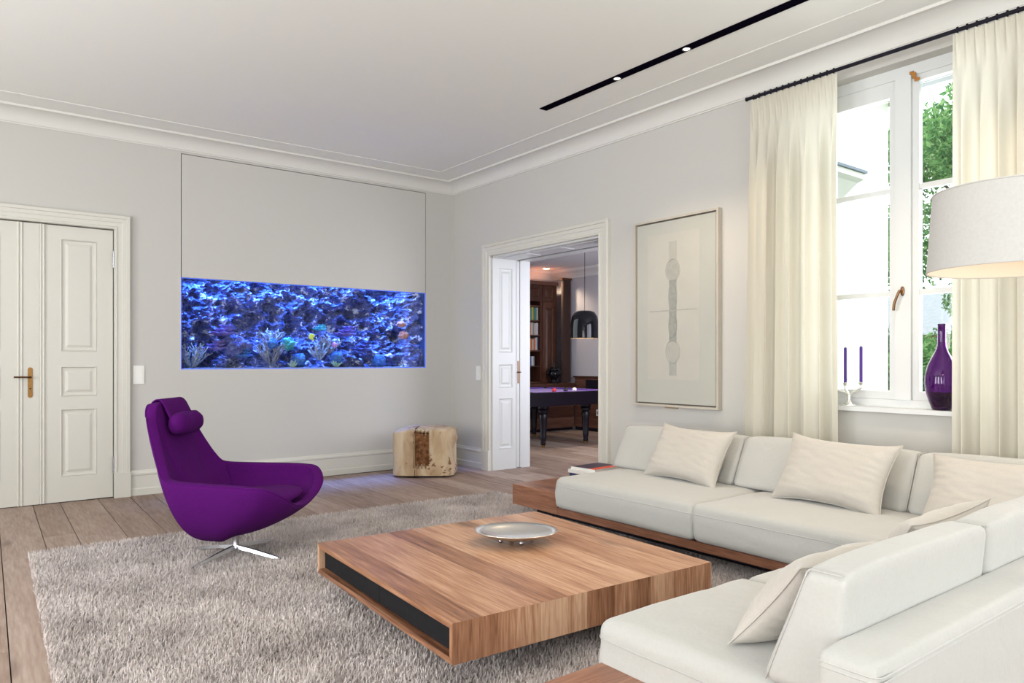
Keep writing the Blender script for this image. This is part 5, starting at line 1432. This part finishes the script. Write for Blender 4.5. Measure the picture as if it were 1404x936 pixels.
leaf_m = island_mat('leaf_green', [(.06, .17, .06), (.13, .30, .10), (.24, .44, .16), (.42, .60, .28)], .6, .5)
leaf_d = island_mat('leaf_dark', [(.018, .075, .035), (.04, .14, .06), (.09, .24, .09)], .6, .35)
bark = plain('bark', (.10, .075, .055), .9, vary=.3, vscale=12, bump=.6, bscale=30)
def foliage(name, centers, nleaf, size, m, parent, seed):
    rg = np.random.default_rng(seed)
    C_ = np.array([c[:3] for c in centers]); Rr = np.array([c[3] for c in centers])
    wgt = Rr ** 2.3; idx = rg.choice(len(centers), nleaf, p=wgt / wgt.sum())
    d = rg.normal(size=(nleaf, 3)); d /= np.linalg.norm(d, axis=1)[:, None]
    pos = C_[idx] + d * (Rr[idx] * rg.uniform(.25, 1.0, nleaf) ** .5)[:, None]
    a = rg.normal(size=(nleaf, 3)); a[:, 2] -= .4; a /= np.linalg.norm(a, axis=1)[:, None]
    r2 = rg.normal(size=(nleaf, 3)); bvec = np.cross(a, r2); bvec /= np.linalg.norm(bvec, axis=1)[:, None]
    nrm_ = np.cross(a, bvec)
    s = (size * rg.uniform(.7, 1.3, nleaf))[:, None]
    V = np.stack([pos - a * s, pos - bvec * s * .42 + nrm_ * s * .12, pos + a * s, pos + bvec * s * .42 + nrm_ * s * .12], 1)
    me = bpy.data.meshes.new(name); n_ = nleaf
    me.vertices.add(n_ * 4); me.vertices.foreach_set('co', V.reshape(-1).astype(np.float32))
    b0 = (np.arange(n_) * 4)[:, None]
    lp_ = np.concatenate([b0 + np.array([[0, 1, 2]]), b0 + np.array([[0, 2, 3]])], 1).reshape(-1)
    me.loops.add(n_ * 6); me.loops.foreach_set('vertex_index', lp_.astype(np.int32))
    me.polygons.add(n_ * 2); me.polygons.foreach_set('loop_start', (np.arange(n_ * 2) * 3).astype(np.int32)); me.polygons.foreach_set('loop_total', np.full(n_ * 2, 3, np.int32))
    me.update(calc_edges=True); me.materials.append(m)
    o = bpy.data.objects.new(name, me); COL.objects.link(o); o.parent = parent; o['kind'] = 'stuff'
    return o
def tree(label, loc, h, crown, nleaf, m, seed, size=.09, low=.18):
    t = thing('garden_tree', label, 'tree', loc, 0, 'trees in the garden')
    rg = random.Random(seed); bm = new_bm()
    tube(bm, catmull([(0, 0, 0), (.05, .02, h * .25), (-.04, .05, h * .5), (.02, 0, h * .85)], 5), [.20 - .16 * i / 15 for i in range(16)], 10); obj('trunk', bm, bark, t, smooth=True)
    cs = []
    for i in range(40):
        a = rg.uniform(0, 6.28); zz = rg.uniform(low, 1.0) * h; rr = crown * math.sin(min(1, (zz / h - .1) / .9) * math.pi * .9 + .25) * rg.uniform(.2, 1)
        cs.append((rr * math.cos(a), rr * math.sin(a), zz, rg.uniform(.35, .8)))
    bm = new_bm()
    for c in cs[:20]:
        z0 = c[2] * .7; tube(bm, [(0, 0, z0), (c[0] * .5, c[1] * .5, (z0 + c[2]) / 2 + .1), c[:3]], [.05, .03, .012], 6)
    obj('branches', bm, bark, t, smooth=True)
    foliage('leaves', cs, nleaf, size, m, t, seed)
    return t
tree('leafy green tree filling the right casement of the window', (9.2, -2.9, -1.05), 8.8, 2.7, 46000, leaf_m, 1, .055, .38)
tree('bright green tree further back at the right edge of the window view', (12.5, -3.6, -1.05), 9.5, 2.4, 14000, leaf_m, 2, .07, .35)
tree('dark tree beside the corner of the white house wing', (10.5, .9, -1.05), 9.0, 1.6, 20000, leaf_d, 3, .06, .10)
for i, (x, y, lb) in enumerate(((7.3, -2.55, 'clipped green shrub behind the purple vase, nearest the window'), (8.0, -1.35, 'dark green shrub beside the white house wing'), (7.6, -4.2, 'bright green shrub at the right of the garden view'))):
    s_ = thing('garden_shrub', lb, 'shrub', (x, y, -1.05), 0, 'shrubs in the garden'); rg = random.Random(i)
    cs = [(rg.uniform(-.5, .5), rg.uniform(-.5, .5), rg.uniform(.3, 2.5), rg.uniform(.35, .5)) for _ in range(18)]
    bm = new_bm()
    for c in cs[:8]: tube(bm, [(0, 0, 0), (c[0] * .4, c[1] * .4, c[2] * .5), c[:3]], [.03, .02, .008], 6)
    obj('stems', bm, bark, s_); foliage('leaves', cs, 7000, .045, (leaf_m, leaf_d, leaf_m)[i], s_, 20 + i)
nh = thing('garden_house', 'distant small house with grey tiled roof behind the garden', 'house', (21.0, 3.0, -1.05))
box('wall', -2.5, 2.5, -3.5, 3.5, 0, 3.1, plain('brick_wall', (.34, .20, .15), .9, vary=.2, vscale=6), nh)
bm = new_bm(); prism(bm, [(-3.0, 3.05), (0, 4.7), (3.0, 3.05)], 1, -3.8, 3.8); obj('roof', bm, plain('roof_tile', (.30, .31, .33), .8, vary=.2, vscale=9), nh)
for y in (-2.2, 0, 2.2):
    w_ = box('house_window', -2.54, -2.50, y - .45, y + .45, 1.1, 2.4, MT['white'], nh); box('pane', -2.548, -2.541, y - .38, y + .38, 1.17, 2.33, plain('far_glass', (.05, .07, .09), .1), w_)
